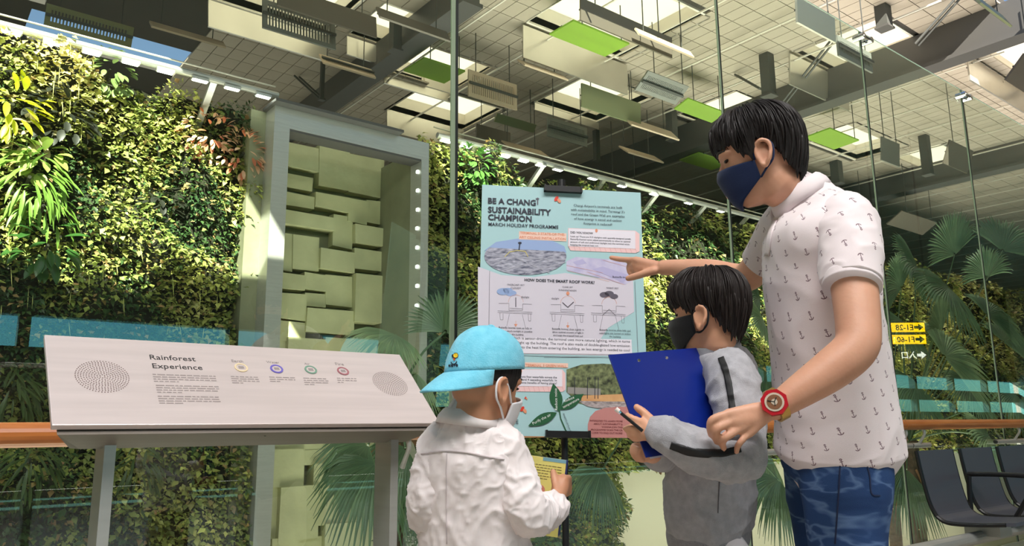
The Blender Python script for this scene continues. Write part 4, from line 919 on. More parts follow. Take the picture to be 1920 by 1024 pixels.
pflat([(1064, 726), (1126, 729), (1126, 742), (1064, 738)], mat('print_canopy', sc(150, 146, 140), 0.4), 3, 'canopy_picture'); pflat([(1090, 742), (1196, 738), (1196, 753), (1090, 753)], mat('print_warm', sc(206, 150, 100), 0.4, col2=sc(226, 184, 130), vscale=20), 3, 'lit_shop_picture')
pflat([(1084, 752), (1196, 754), (1196, 767), (1120, 766), (1100, 762)], m_plaza, 4, 'plaza_picture')
for x in (1077, 1101, 1115, 1121): pline([(x, 748), (x+.5, 708)], m_navy, 0.0022, 5, 'palm_trunk_picture')
def leafpts(x0, y0, x1, y1, wd):
    d = np.array([x1-x0, y1-y0], float); L_ = np.linalg.norm(d); d /= L_; s_ = np.array([-d[1], d[0]]); o_ = []
    for t in np.linspace(0, 1, 9): o_.append(np.array([x0, y0])+d*L_*t+s_*wd*math.sin(math.pi*t**0.9))
    for t in np.linspace(1, 0, 9)[1:-1]: o_.append(np.array([x0, y0])+d*L_*t-s_*wd*math.sin(math.pi*t**0.9))
    return [tuple(p) for p in o_]
pflat(leafpts(1047, 772, 1037, 719, 12), m_leafp, 7, 'printed_leaf'); pflat(leafpts(1050, 768, 1094, 739, 10), m_leafp, 8, 'printed_leaf'); pflat(leafpts(1044, 774, 990, 799, 10), m_leafp, 9, 'printed_leaf')
pline([(1048, 764), (1051, 785), (1060, 806), (1064, 812)], m_leafp, 0.004, 6, 'printed_stem')
ptext('Purify the air', 999, 797, 38, m_wt, 0.0003, 11, rot=0.48, slope=0.0); ptext('Reduce noise', 1045, 770, 40, m_wt, 0.0003, 11, rot=1.60, slope=0.0)
ptext('Reduce', 1058, 755, 20, m_wt, 0.0003, 11, rot=0.42, slope=0.0); ptext('temperature', 1056, 766, 34, m_wt, 0.0003, 11, rot=0.50, slope=0.0); ptext('BENEFITS OF PLANTS', 1055, 776, 36, m_navy, 0.0001, 11, rot=-1.2, slope=0.0)
pflat([(1102, 821), (1102, 796), (1106, 782), (1116, 771), (1134, 765), (1160, 763), (1200, 764), (1215, 768), (1216.5, 821.5)], m_rose, 5, 'rose_panel')
pblock(['INTERESTED TO LEARN MORE', 'ABOUT SUSTAINABILITY &', 'WANNA JOIN THIS', 'PROGRAMME? SCAN THE QR', 'CODE TO FIND OUT MORE!'], 1167, 792, 5.6, 61, m_maroon, 0.0003, 'R', 8)
for l, y in (('CHANGI', 784), ('EXPERIENCE', 793.5), ('STUDIO', 802.5)): pass
ptext('CHANGI', 909, 784.5, 45, m_navy, 0.0008, slope=0.01); ptext('EXPERIENCE', 909, 794, 62, m_navy, 0.0, slope=0.01); ptext('STUDIO', 909, 803, 40, m_navy, 0.0, slope=0.01)
# easel
ez = empty('easel', (PA+PB)/2*np.array([1, 1, 0])+np.array([0.05, 0.08, 0]), 'black metal display easel holding the poster with two clip bars', 'easel')
topc = onP(1055, 357, 0); botc = onP(1064, 815, 0)
def clip(c, half, h, nm):
    MB().obox(c-pu*half-pv*h/2-pn*0.016, pu*2*half, pv*h, pn*0.034).build(nm, m_black, ez)
    for s_ in (-1, 1): MB().obox(c+pu*(s_*half-(0.006 if s_ > 0 else -0.0))-pv*h/2-pn*0.02-(pu*0.0), pu*0.006, pv*h*1.1, pn*0.042).build('clip_end', m_black, ez)
clip(topc, 0.071, 0.022, 'top_clip'); clip(botc, 0.077, 0.022, 'bottom_clip')
back = -pn*0.028
MB().tube([botc+back-pv*0.9, topc+back+pv*0.045], 0.0115, n=14).build('mast', m_black, ez)
MB().tube([topc+back+pv*0.02, topc+back+pv*0.05], 0.016, n=14).build('mast_cap', m_black, ez)
foot = np.array([botc[0], botc[1], 0]); 
for dx, dy in ((-0.3, -0.05), (0.3, -0.12), (0.12, 0.32)):
    st = botc+back-pv*0.5; e = np.array([foot[0]+dx, foot[1]+dy, 0.012]); MB().tube([st, e], 0.010, n=10).build('leg', m_black, ez)

# ================================================================== waiting bench at right
m_seat = mat('seat_black', sc(74, 76, 86), 0.42, bump=0.05, bscale=300); m_sedge = mat('seat_edge_black', sc(18, 18, 20), 0.4)
B0 = W(1735, 845, 4.4); bx, by = B0[0], 2.16
bn = empty('waiting_bench', (bx+0.9, by-0.25, 0), 'row of black airport seats on a steel beam, right of the man', 'bench')
prof = [(0.0, 0.80), (-0.012, 0.70), (-0.035, 0.56), (-0.062, 0.47), (-0.10, 0.432), (-0.16, 0.42), (-0.30, 0.425), (-0.46, 0.44)]
pf = spline([(0, y, z) for y, z in prof], 26)
for i in range(4):
    x0 = bx+i*0.55; x1 = x0+0.43
    for nm, sl in (('backrest', slice(0, 13)), ('seat', slice(12, 26))):
        mb = MB(); q = pf[sl]; t = np.gradient(q, axis=0); t /= np.linalg.norm(t, axis=1)[:, None]; nn_ = np.stack([t[:, 0]*0, -t[:, 2], t[:, 1]], 1)
        n_ = len(q); V = []; 
        for xx in (x0, x1):
            for sgn in (-0.009, 0.009): V += [(xx, by+p[1]+k[1]*sgn, p[2]+k[2]*sgn) for p, k in zip(q, nn_)]
        Fc = []
        for k in range(n_-1): Fc += [(k, k+1, n_+k+1, n_+k), (2*n_+k, 3*n_+k, 3*n_+k+1, 2*n_+k+1), (k, 2*n_+k, 2*n_+k+1, k+1), (n_+k, n_+k+1, 3*n_+k+1, 3*n_+k)]
        Fc += [(0, n_, 3*n_, 2*n_), (n_-1, 3*n_-1, 4*n_-1, 2*n_-1)]
        mb.add(V, Fc); ob = mb.build(nm, m_seat, bn, smooth=False)
        for xe in (x0-0.004, x1+0.004): MB().tube([(xe, by+p[1], p[2]) for p in q[::3]], 0.011, n=8).build('edge_trim', m_sedge, ob)
    MB().box((x0+0.16, by-0.32, 0.35), (x0+0.31, by-0.14, 0.405)).build('seat_bracket', m_steel, bn)
MB().tube([(bx-0.75, by-0.22, 0.345), (bx+2.3, by-0.22, 0.345)], 0.033, n=16).build('beam', m_steel, bn)
for x in (bx+0.51, bx+1.61):
    MB().tube([(x, by-0.04, 0.44), (x, by-0.05, 0.63), (x, by-0.08, 0.655), (x, by-0.36, 0.655), (x, by-0.40, 0.63), (x, by-0.30, 0.46), (x, by-0.24, 0.38)], 0.014, n=10, m=40).build('armrest', m_sedge, bn)
for x in (bx-0.6, bx+1.0, bx+2.1):
    lg = MB(); lg.bar((x, by-0.22, 0.34), (x, by-0.22, 0.02), 0.05, 0.05); lg.bar((x, by-0.5, 0.02), (x, by+0.06, 0.02), 0.05, 0.04); lg.build('leg', m_steel, bn)
# ================================================================== people
from mathutils.bvhtree import BVHTree
LEFT = -_r0; AWAY = np.array([math.sin(YAW), math.cos(YAW), 0.0]); UP = np.array([0, 0, 1.0])
m_skin = mat('skin_adult', sc(204, 150, 122), 0.5, col2=sc(214, 162, 134), vscale=14, sss=0.12, bump=0.05, bscale=120)
m_skin2 = mat('skin_boy', sc(212, 156, 124), 0.5, col2=sc(222, 168, 136), vscale=14, sss=0.12)
m_skin3 = mat('skin_boy_tan', sc(196, 138, 104), 0.5, col2=sc(206, 150, 118), vscale=14, sss=0.12)
def hair_mat(name, c):
    M = mat(name, c, 0.5, spec=0.4); nt = M.node_tree; N = nt.nodes; L = nt.links; b = N['Principled BSDF']
    at = N.new('ShaderNodeAttribute'); at.attribute_name = 'puv'; mp = N.new('ShaderNodeMapping'); mp.inputs['Scale'].default_value = (90, 5, 1); L.new(at.outputs['Vector'], mp.inputs[0])
    nz = N.new('ShaderNodeTexNoise'); nz.inputs['Scale'].default_value = 1.0; nz.inputs['Detail'].default_value = 3; L.new(mp.outputs[0], nz.inputs['Vector'])
    bp = N.new('ShaderNodeBump'); bp.inputs['Strength'].default_value = 0.9; bp.inputs['Distance'].default_value = 0.006; L.new(nz.outputs['Fac'], bp.inputs['Height']); L.new(bp.outputs[0], b.inputs['Normal'])
    rp = N.new('ShaderNodeValToRGB'); rp.color_ramp.elements[0].color = tuple(x*0.5 for x in c[:3])+(1,); rp.color_ramp.elements[1].color = tuple(x*2.2 for x in c[:3])+(1,); L.new(nz.outputs['Fac'], rp.inputs[0]); L.new(rp.outputs[0], b.inputs['Base Color'])
    return M
m_hair = hair_mat('black_hair', sc(26, 21, 20)); m_hair2 = hair_mat('dark_brown_hair', sc(30, 23, 21))
m_eye = mat('eye', sc(40, 30, 26), 0.15)
def cloth(name, c, c2=None, rough=0.85, bump=0.25, bscale=900, crease=0.0, cscale=10):
    return mat(name, c, rough, col2=c2, vscale=60 if c2 else 8, bump=bump, bscale=bscale, sheen=0.25, spec=0.2, crease=crease, cscale=cscale)
def anchor_cloth(name, base, ink):
    M = mat(name, base, 0.85, bump=0.2, bscale=1100, sheen=0.25, spec=0.2, crease=0.28, cscale=5); nt = M.node_tree; N = nt.nodes; L = nt.links; b = N['Principled BSDF']
    at = N.new('ShaderNodeAttribute'); at.attribute_name = 'puv'; sp = N.new('ShaderNodeSeparateXYZ'); L.new(at.outputs['Vector'], sp.inputs[0])
    def mt(op, a, b_=None, c_=None):
        n = N.new('ShaderNodeMath'); n.operation = op
        for i, q in enumerate((a, b_, c_)):
            if q is None: continue
            if isinstance(q, (int, float)): n.inputs[i].default_value = q
            else: L.new(q, n.inputs[i])
        return n.outputs[0]
    cw, ch = 0.056, 0.036
    row = mt('FLOOR', mt('DIVIDE', sp.outputs[1], ch)); sh = mt('MULTIPLY', mt('MODULO', row, 2.0), cw*0.5)
    x = mt('SUBTRACT', mt('MULTIPLY', mt('FRACT', mt('DIVIDE', mt('ADD', mt('ADD', sp.outputs[0], sh), 10*cw), cw)), cw), cw/2)
    y = mt('SUBTRACT', mt('MULTIPLY', mt('FRACT', mt('DIVIDE', sp.outputs[1], ch)), ch), ch/2)
    x2 = mt('ADD', mt('MULTIPLY', x, 1.28), mt('MULTIPLY', y, 0.40)); y2 = mt('SUBTRACT', mt('MULTIPLY', y, 1.28), mt('MULTIPLY', x, 0.40))
    lt = lambda a, v: mt('LESS_THAN', a, v)
    def ring(cx, cy, r, w_):
        d = mt('SQRT', mt('ADD', mt('POWER', mt('ABSOLUTE', mt('SUBTRACT', x2, cx)), 2.0), mt('POWER', mt('ABSOLUTE', mt('SUBTRACT', y2, cy)), 2.0))); return lt(mt('ABSOLUTE', mt('SUBTRACT', d, r)), w_)
    shank = mt('MULTIPLY', lt(mt('ABSOLUTE', x2), 0.0011), lt(mt('ABSOLUTE', mt('ADD', y2, 0.0)), 0.0085))
    eye_ = ring(0.0, 0.0105, 0.0020, 0.0011)
    stock = mt('MULTIPLY', lt(mt('ABSOLUTE', mt('SUBTRACT', y2, 0.0052)), 0.0009), lt(mt('ABSOLUTE', x2), 0.0036))
    arc = mt('MULTIPLY', ring(0.0, -0.0015, 0.0068, 0.0013), lt(y2, -0.0035))
    k = mt('MAXIMUM', mt('MAXIMUM', shank, eye_), mt('MAXIMUM', stock, arc))
    mx = N.new('ShaderNodeMix'); mx.data_type = 'RGBA'; mx.inputs[6].default_value = base; mx.inputs[7].default_value = ink; L.new(k, mx.inputs[0]); L.new(mx.outputs[2], b.inputs['Base Color'])
    return M
m_polo = anchor_cloth('polo_white_anchor', sc(238, 226, 228), sc(132, 108, 116)); m_polop = cloth('polo_plain', sc(238, 226, 228))
def denim():
    M = mat('blue_denim', sc(44, 70, 116), 0.8, bump=0.3, bscale=700, spec=0.2); nt = M.node_tree; N = nt.nodes; L = nt.links; b = N['Principled BSDF']
    tc = N.new('ShaderNodeTexCoord'); mp = N.new('ShaderNodeMapping'); mp.inputs['Scale'].default_value = (3, 3, 8); L.new(tc.outputs['Object'], mp.inputs[0])
    nz = N.new('ShaderNodeTexNoise'); nz.inputs['Scale'].default_value = 1.6; nz.inputs['Detail'].default_value = 3; nz.inputs['Distortion'].default_value = 0.5; L.new(mp.outputs[0], nz.inputs['Vector'])
    rp = N.new('ShaderNodeValToRGB'); e = rp.color_ramp.elements; e[0].position = 0.30; e[0].color = sc(36, 58, 100); e[1].position = 0.80; e[1].color = sc(44, 70, 118)
    for p, c in ((0.465, sc(48, 76, 122)), (0.50, sc(96, 124, 168)), (0.535, sc(48, 76, 122))): q = e.new(p); q.color = c
    L.new(nz.outputs['Fac'], rp.inputs[0]); L.new(rp.outputs[0], b.inputs['Base Color']); return M
m_denim = denim()
m_shirt = cloth('white_cotton', sc(236, 225, 225), sc(242, 233, 233), bump=0.05, bscale=700, crease=0.4, cscale=13); m_grey_j = cloth('grey_melange', sc(160, 159, 164), sc(178, 177, 182), bump=0.3, bscale=500, crease=0.3, cscale=7); m_stripe = mat('black_tape', sc(14, 14, 16), 0.6)
m_navy_m = cloth('navy_mask', sc(24, 40, 78)); m_black_m = cloth('black_mask', sc(16, 16, 20)); m_white_m = cloth('white_mask', sc(236, 234, 238)); m_cap = cloth('cap_sky_blue', sc(112, 200, 226), sc(130, 212, 236), bump=0.3, bscale=300)
m_short = cloth('white_shorts', sc(228, 222, 224)); m_tan = cloth('beige_shorts', sc(180, 166, 140)); m_shoe = mat('shoe_white', sc(210, 206, 200), 0.6); m_shoed = mat('shoe_dark', sc(50, 50, 54), 0.6)

def interp(tab, u):
    xs = [a for a, b in tab]; ys = [b for a, b in tab]; return np.interp(u, xs, ys)
TS = [(-.50, .10), (-.44, .16), (-.32, .225), (-.15, .275), (0, .305), (.17, .325)]      # half breadth by level
TF = [(-.50, .30), (-.44, .355), (-.32, .375), (-.15, .39), (0, .385), (.10, .40), (.17, .395)]       # front
TB = [(-.50, -.06), (-.44, .02), (-.32, .20), (-.15, .34), (0, .40), (.17, .425)]            # back
HV = [(-.45, .235), (-.2, .30), (0, .325), (.17, .335)]; HB = [(-.5, .26), (-.38, .31), (-.2, .37), (0, .41), (.17, .43)]
class Head:
    def __init__(s, c, f, u, H):
        s.c = np.asarray(c); s.f = nrm(f); s.u = nrm(np.asarray(u)-np.dot(u, s.f)*s.f); s.s = np.cross(s.u, s.f); s.H = H   # s.s: the head's own left
    def P(s, a, b, c): return s.c+(s.s*a+s.f*b+s.u*c)*s.H
    def ring(s, lev, n=40, sc_=1.0):
        S_, Fr, Bk = interp(TS, lev), interp(TF, lev), interp(TB, lev); out = []
        for i in range(n):
            a = 2*math.pi*i/n; x = math.sin(a); y = math.cos(a)
            fy = (Fr if y > 0 else Bk)*np.sign(y)*abs(y)**0.9
            out.append(s.P(S_*np.sign(x)*abs(x)**0.95*sc_, fy*sc_, lev))
        return out
    def skull(s, mb, neck_to, neck_r):
        rows = [s.ring(l) for l in (-.50, -.47, -.44, -.38, -.32, -.24, -.15, -.07, 0, .06, .12, .17)]
        for t in (15, 30, 45, 60, 72, 82, 88):
            q = math.cos(math.radians(t)); rows.append([s.P(0, 0, .17+.33*math.sin(math.radians(t)))+(np.array(p)-s.P(0, 0, .17))*q for p in s.ring(.17)])
        n = 40; V = np.vstack(rows); Fc = [(i*n+j, i*n+(j+1) % n, (i+1)*n+(j+1) % n, (i+1)*n+j) for i in range(len(rows)-1) for j in range(n)]
        Fc += [tuple(range(n-1, -1, -1)), tuple(range((len(rows)-1)*n, len(rows)*n))]; mb.add(V, [f[::-1] for f in Fc])
        # nose, brow ridge, cheek, lips
        V, Fc, _ = limb([s.P(0, .37, .06), s.P(0, .415, -.03), s.P(0, .44, -.11), s.P(0, .415, -.15)], [.035*s.H, .045*s.H, .06*s.H, .05*s.H], s.s, 14, 12, 3); mb.add(V, Fc)
        for sg in (-1, 1):
            mb.ell(s.P(sg*.06, .42, -.135), (s.s*.04*s.H, s.f*.05*s.H, s.u*.035*s.H), 12, 8)
            V, Fc, _ = limb([s.P(sg*.04, .385, .095), s.P(sg*.14, .37, .11), s.P(sg*.23, .30, .085)], [.035*s.H]*3, s.u, 10, 10, 3); mb.add(V, Fc)
            # ear: helix ring, lobe and inner plate
            e = lambda y, z: s.P(sg*(.318+.05*(1 if y < -.02 else .3)), y, z-.07)
            hx = [e(.03, -.10), e(.045, -.02), e(.03, .075), e(-.035, .115), e(-.10, .075), e(-.105, -.01), e(-.06, -.10), e(-.01, -.155), e(.025, -.13)]
            V, Fc, _ = limb(hx, [.024*s.H]*9, s.s, 10, 30, 3); mb.add(V, Fc)
            mb.ell(s.P(sg*.312, -.025, -.08), (s.s*.022*s.H, s.f*.07*s.H, s.u*.115*s.H), 14, 10)
        V, Fc, _ = limb([s.P(0, .38, -.27), s.P(0, .40, -.30), s.P(0, .385, -.33)], [.07*s.H, .075*s.H, .06*s.H], s.s, 12, 8, 3); mb.add(V, Fc)
        V, Fc, _ = limb([s.P(0, -.02, -.10), s.P(0, -.05, -.35)]+[np.asarray(p) for p in neck_to], [.25*s.H, .235*s.H]+list(neck_r), s.s, 24, 16, 0); mb.add(V, Fc)
    def eyes(s, parent):
        for sg in (-1, 1):
            MB().ell(s.P(sg*.145, .338, .02), (s.s*.045*s.H, s.f*.035*s.H, s.u*.018*s.H), 14, 10).build('eye', m_eye, parent, True)
            MB().tube([s.P(sg*.06, .417, .115), s.P(sg*.15, .398, .135), s.P(sg*.235, .325, .105)], [.010*s.H, .016*s.H, .007*s.H], n=8).build('eyebrow', m_hair, parent, True)
    def hair(s, parent, end, M, thick=0.05, seed=1, locks=160, sweep=0.25, crown=(-.12, 0)):
        """end(phi_deg) -> level of the hair's lower edge; phi 0 is the face, 90 the head's left"""
        rs = np.random.RandomState(seed); nphi, nt = 260, 36; ph = np.arange(nphi)*2*math.pi/nphi
        def pos(phi, t, off):
            dg = (math.degrees(phi)+180) % 360-180; ue = end(dg)
            if ue > .17: vm = math.acos(min(1, (ue-.17)/.335))/(math.pi/2)
            else: vm = 1+(.17-ue)/.42
            v = t*vm
            if v <= 1: lev = .17+.335*math.cos(v*math.pi/2); q = math.sin(v*math.pi/2); S_, Fr, Bk = .335*q, .41*q, .43*q
            else: lev = .17-(v-1)*.42; S_ = interp(HV, lev); Bk = interp(HB, lev); Fr = .41
            o = thick*(0.55+0.55*math.sin(min(1, t*1.4)*math.pi/2))*(1-0.72*max(0, t-.6)/.4)+off
            x, y = math.sin(phi), math.cos(phi); fy = (Fr if y > 0 else Bk)+o
            sh = crown[0]*(1-min(1, v))
            return s.P(x*(S_+o), y*fy+sh*0.3, lev+o*math.cos(min(v, 1)*math.pi/2)*1.1)
        k1, k2, k3 = rs.rand(3)*6
        V = []; uv = []
        for i in range(nphi):
            for j in range(nt):
                t = j/(nt-1); p2 = ph[i]+sweep*math.sin(t*2.2)*(1-t*0.4)
                rg = .006*abs(math.sin(ph[i]*13+k1+2*t))+.005*abs(math.sin(ph[i]*31+k2-1.5*t))+.003*math.sin(ph[i]*61+k3)
                jag = 1+.035*math.sin(ph[i]*17+k2)+.03*math.sin(ph[i]*41+k3)+.02*math.sin(ph[i]*67)
                V.append(pos(p2, min(t*(jag if t > .7 else 1), 1.08), rg*(0.4+0.6*t))); uv.append((ph[i], t, 0))
        for i in range(nphi):          # inner rim layer just above the scalp, closes the shell
            p2 = ph[i]+sweep*math.sin(2.2)*0.6; V.append(pos(p2, .96, -thick*.42)); uv.append((ph[i], 1, 0))
        Fc = []
        for i in range(nphi):
            a, b = i*nt, ((i+1) % nphi)*nt
            for j in range(nt-1): Fc.append((a+j, a+j+1, b+j+1, b+j))
            e0 = nphi*nt; Fc.append((a+nt-1, e0+i, e0+(i+1) % nphi, b+nt-1))
        mb = MB().add(V, Fc, np.array(uv))
        for _ in range(locks):
            p = rs.rand()*6.283; t0 = rs.uniform(.05, .6); t1 = min(1.06, t0+rs.uniform(.3, .6)); pts = []; dv = rs.normal()*.12
            for t in np.linspace(t0, t1, 6): pts.append(pos(p+sweep*math.sin(t*2.2)*(1-t*.4)+dv*(t-t0), t, .008+.010*math.sin((t-t0)/(t1-t0)*3.14)))
            w_ = rs.uniform(.008, .018)*s.H
            Vl, Fl, ul = limb(pts, [(w_*.4, w_*.25), (w_, w_*.4), (w_, w_*.4), (w_*.9, w_*.35), (w_*.6, w_*.25), (w_*.12, w_*.1)], s.u, 8, 10, 0); ul = ul.copy(); ul[:, 0] += p; mb.add(Vl, Fl, ul)
        return mb.build('hair', M, parent, True, uv=True)
    def mask(s, parent, M, Mstrap, top=.05, side_top=-.03, side_bot=-.24, bot=-.515, wid=78, bulge=1.0):
        nx, ny = 33, 17; V = []
        for i in range(nx):
            a = math.radians(-wid+2*wid*i/(nx-1)); q = abs(a)/math.radians(wid); ut = top+(side_top-top)*q**1.3; ub = bot+(side_bot-bot)*q**1.5
            for j in range(ny):
                v = j/(ny-1); lev = ut+(ub-ut)*v
                S_ = interp(TS, max(lev, -.40))*1.05+.012; Fr = interp([(-.52, .33), (-.44, .40), (-.3, .455), (-.12, .50), (0, .45), (.06, .415)], lev)*bulge
                x = S_*math.sin(a); y = Fr*math.cos(a)**(1.15)+.02*(1-q)
                y = max(y, (.05 if q > .95 else 0)); V.append(s.P(x, y, lev))
        Fc = [(i*ny+j, i*ny+j+1, (i+1)*ny+j+1, (i+1)*ny+j) for i in range(nx-1) for j in range(ny-1)]
        me = MB().add(V, Fc).build('face_mask', M, parent, True); so = me.modifiers.new('s', 'SOLIDIFY'); so.thickness = .004; so.offset = 1
        for sg in (-1, 1):
            a = math.radians(wid); S_ = .30
            p0 = V[(nx-1)*ny] if sg > 0 else V[0]; p1 = V[(nx-1)*ny+ny-1] if sg > 0 else V[ny-1]
            MB().tube([p0, s.P(sg*.335, .05, -.02), s.P(sg*.35, -.06, .05), s.P(sg*.355, -.13, -.03), s.P(sg*.34, -.10, -.17), s.P(sg*.31, .0, -.25), p1], .012*s.H, n=8, m=30).build('ear_loop', Mstrap, me, True)
        return me
def garment(pts, radii, ref, M, name, parent, n=64, m=70, expo=2.2, amp=0.004, k=28, seed=1, cap=2, direction=None, mask=None, cre=0.0, csc=14, cst=(1, 1, 1)):
    V, Fc, uv = limb(pts, radii, ref, n, m, cap, True, expo)
    h = folds(V, amp, k, seed, direction)
    if mask is not None: h = h*mask(V)
    V = displace(V, Fc, h)
    if cre: V = displace(V, Fc, creases(V, cre, csc, seed, cst))
    mb = MB().add(V, Fc, uv)
    return mb.build(name, M, parent, True, uv=True)
def shirt_collar(parent, M, bot, top, s_, f_, rt, rb, fall, gap=22, point=.022):
    ax = nrm(top-bot); ff = nrm(f_-np.dot(f_, ax)*ax); ss = np.cross(ax, ff); n = 61; V = []
    h = np.linalg.norm(top-bot)
    for i in range(n):
        a = math.radians(gap+(360-2*gap)*i/(n-1)); d = ff*math.cos(a)+ss*math.sin(a); q = max(0, math.cos(a))
        for k, (r_, z) in enumerate(((rt*.98, -.012), (rt, h*.55), (rt*1.01, h*1.0), (rt*1.05, h*1.06), (rt*1.13, h*.92), (rt*1.13+(rb-rt)*.6, h*1.0-fall*.5-point*q**3*.5), (rb*1.06, h*1.0-fall-point*q**3))): V.append(bot+d*r_+ax*z)
    Fc = [(i*7+j, i*7+j+1, (i+1)*7+j+1, (i+1)*7+j) for i in range(n-1) for j in range(6)]
    o = MB().add(V, Fc).build('collar', M, parent, True); o.data.set_sharp_from_angle(angle=math.radians(32)); so = o.modifiers.new('s', 'SOLIDIFY'); so.thickness = .0025; so.offset = 0
    return o
def bvh(*objs):
    V, P = [], []
    for o in objs:
        b = len(V); mw = o.location; q = o.parent; off = Vector(o.location)
        while q is not None: off = off+q.location; q = q.parent
        V += [v.co+off for v in o.data.vertices]; P += [tuple(i+b for i in p.vertices) for p in o.data.polygons]
    return BVHTree.FromPolygons([tuple(v) for v in V], P)
def hit(t, px, py):
    d = Vector(nrm(ray(px, py))); r = t.ray_cast(Vector(CAM), d); return r
def strip_on(t, pts, wpx, off, M, name, parent, m=30, thick=0.0):
    """tape lying on a garment, following a picture polyline"""
    q = spline([(a, b, 0) for a, b in pts], m); T = np.gradient(q, axis=0); rows = []; last = None
    for (x, y, _), (tx, ty, _) in zip(q, T):
        l = math.hypot(tx, ty); nx, ny = -ty/l, tx/l; row = []
        for s_ in (-1, -.5, 0, .5, 1):
            r = hit(t, x+nx*wpx/2*s_, y+ny*wpx/2*s_)
            if r[0] is None: row = None; break
            nn = r[1] if r[1].dot(Vector(ray(x, y))) < 0 else -r[1]
            row.append(np.array(r[0]+nn*off))
        if row: rows.append(row)
    if len(rows) < 2: return None
    V = [p for r in rows for p in r]; Fc = [(i*5+j, i*5+j+1, (i+1)*5+j+1, (i+1)*5+j) for i in range(len(rows)-1) for j in range(4)]
    ob = MB().add(V, Fc).build(name, M, parent, True); so = ob.modifiers.new('s', 'SOLIDIFY'); so.thickness = max(.0012, thick); so.offset = 0
    return ob
def finger(mb, pts, r0, ref=(0, 0, 1)):
    V, Fc, _ = limb(pts, [r0*1.08, r0*1.0, r0*.95, r0*.8][:len(pts)] if len(pts) == 4 else [r0*1.08, r0, r0*.82], ref, 12, 14, 4); mb.add(V, Fc)
def nail(P, d, nn, r, parent, M): MB().ell(np.asarray(P)+nrm(nn)*r*.72, (nrm(np.cross(d, nn))*r*.62, nrm(d)*r*.85, nrm(nn)*r*.22), 10, 8).build('fingernail', M, parent, True)
def frame_of(alpha_deg):     # facing picture-left, turned away from the camera by alpha
    a = math.radians(alpha_deg); f = LEFT*math.cos(a)+AWAY*math.sin(a); return f, np.cross(UP, f)
def legs(mb, hipL, hipR, rad, zk, foot, spread=0.0):
    for h, sg in ((hipL, 1), (hipR, -1)):
        h = np.asarray(h); V, Fc, _ = limb([h, h*np.array([1, 1, 0])+UP*(h[2]*.75), h*np.array([1, 1, 0])+UP*zk, h*np.array([1, 1, 0])+UP*zk*.55, h*np.array([1, 1, 0])+UP*0.07], rad, (1, 0, 0), 20, 26, 0); mb.add(V, Fc)
        V, Fc, _ = limb([h*np.array([1, 1, 0])+UP*.045-foot*.03, h*np.array([1, 1, 0])+UP*.045+foot*.06, h*np.array([1, 1, 0])+UP*.035+foot*.15], [.024, .028, .02], UP, 14, 12, 3); mb.add(V, Fc)
def shoes(parent, hips, foot, L, M):
    for h in hips:
        b = np.asarray(h)*np.array([1, 1, 0]); sd = np.cross(UP, foot)
        V, Fc, uv = limb([b-foot*L*.30+UP*.045, b-foot*L*.15+UP*.05, b+foot*L*.2+UP*.045, b+foot*L*.5+UP*.034, b+foot*L*.66+UP*.028], [(.045, .036), (.05, .044), (.055, .042), (.055, .03), (.04, .022)], sd, 24, 24, 4)
        V[:, 2] = np.maximum(V[:, 2], 0.002); MB().add(V, Fc).build('shoe', M, parent, True)

# ------------------------------------------------------------------ the man
fM, sM = frame_of(20); tl = math.radians(14)
hdM = Head(W(1425, 293, 1.90), fM*math.cos(tl)-UP*math.sin(tl), UP*math.cos(tl)+fM*math.sin(tl), 0.224)
mb = MB()
hdM.skull(mb, [W(1478, 352, 1.90), W(1512, 400, 1.89)], [.056, .066])
spine = [W(1512, 395, 1.89), W(1530, 450, 1.885), W(1540, 560, 1.88), W(1552, 690, 1.88), W(1566, 800, 1.88), W(1568, 880, 1.88)]
V, Fc, _ = limb(spine, [(.06, .06), (.15, .085), (.15, .095), (.14, .09), (.15, .09), (.12, .07)], sM, 28, 30, 0); mb.add(V, Fc)
aL = [W(1572, 410, 1.79), W(1594, 450, 1.715), W(1602, 540, 1.645), W(1609, 610, 1.60), W(1604, 652, 1.578), W(1560, 692, 1.572), W(1505, 730, 1.568), W(1462, 758, 1.566), W(1444, 765, 1.563)]
V, Fc, _ = limb(aL, [.05, .052, .047, .044, .043, .041, .034, .027, .027], sM, 24, 60, 0); mb.add(V, Fc)
aR = [W(1480, 420, 1.98), W(1455, 452, 2.05), W(1420, 500, 2.13), W(1392, 521, 2.19), W(1330, 508, 2.26), W(1270, 502, 2.33), W(1240, 502, 2.36)]
V, Fc, _ = limb(aR, [.05, .05, .043, .040, .034, .025, .023], UP, 24, 50, 0); mb.add(V, Fc)
# left hand: back of the hand towards the viewer, fingers curling over the boy's arm
kn_ = [W(1366, 776, 1.552), W(1373, 790, 1.548), W(1388, 803, 1.548), W(1404, 812, 1.552)]; wr = W(1447, 764, 1.563)
for a, b in zip(kn_, (.0, .01, .02, .03)):
    V, Fc, _ = limb([wr+(a-wr)*.05+np.array([0, 0, -.006])*b*30, (wr+a)/2, a], [(.015, .014), (.014, .012), (.0105, .0105)], UP, 14, 12, 3); mb.add(V, Fc)
mb.ell((wr+kn_[1]+kn_[2])/3, (nrm(kn_[1]-wr)*.045, nrm(kn_[3]-kn_[0])*.024, nrm(np.cross(kn_[1]-wr, kn_[3]-kn_[0]))*.013), 18, 12)
FL = [[kn_[0], W(1336, 786, 1.545), W(1331, 802, 1.553), W(1333, 816, 1.570)], [kn_[1], W(1347, 803, 1.540), W(1341, 815, 1.550), W(1344, 829, 1.566)], [kn_[2], W(1363, 819, 1.538), W(1355, 829, 1.547), W(1357, 841, 1.560)], [kn_[3], W(1390, 827, 1.542), W(1383, 837, 1.549), W(1381, 848, 1.560)]]
for q, r_ in zip(FL, (.0080, .0082, .0079, .0070)): finger(mb, q, r_)
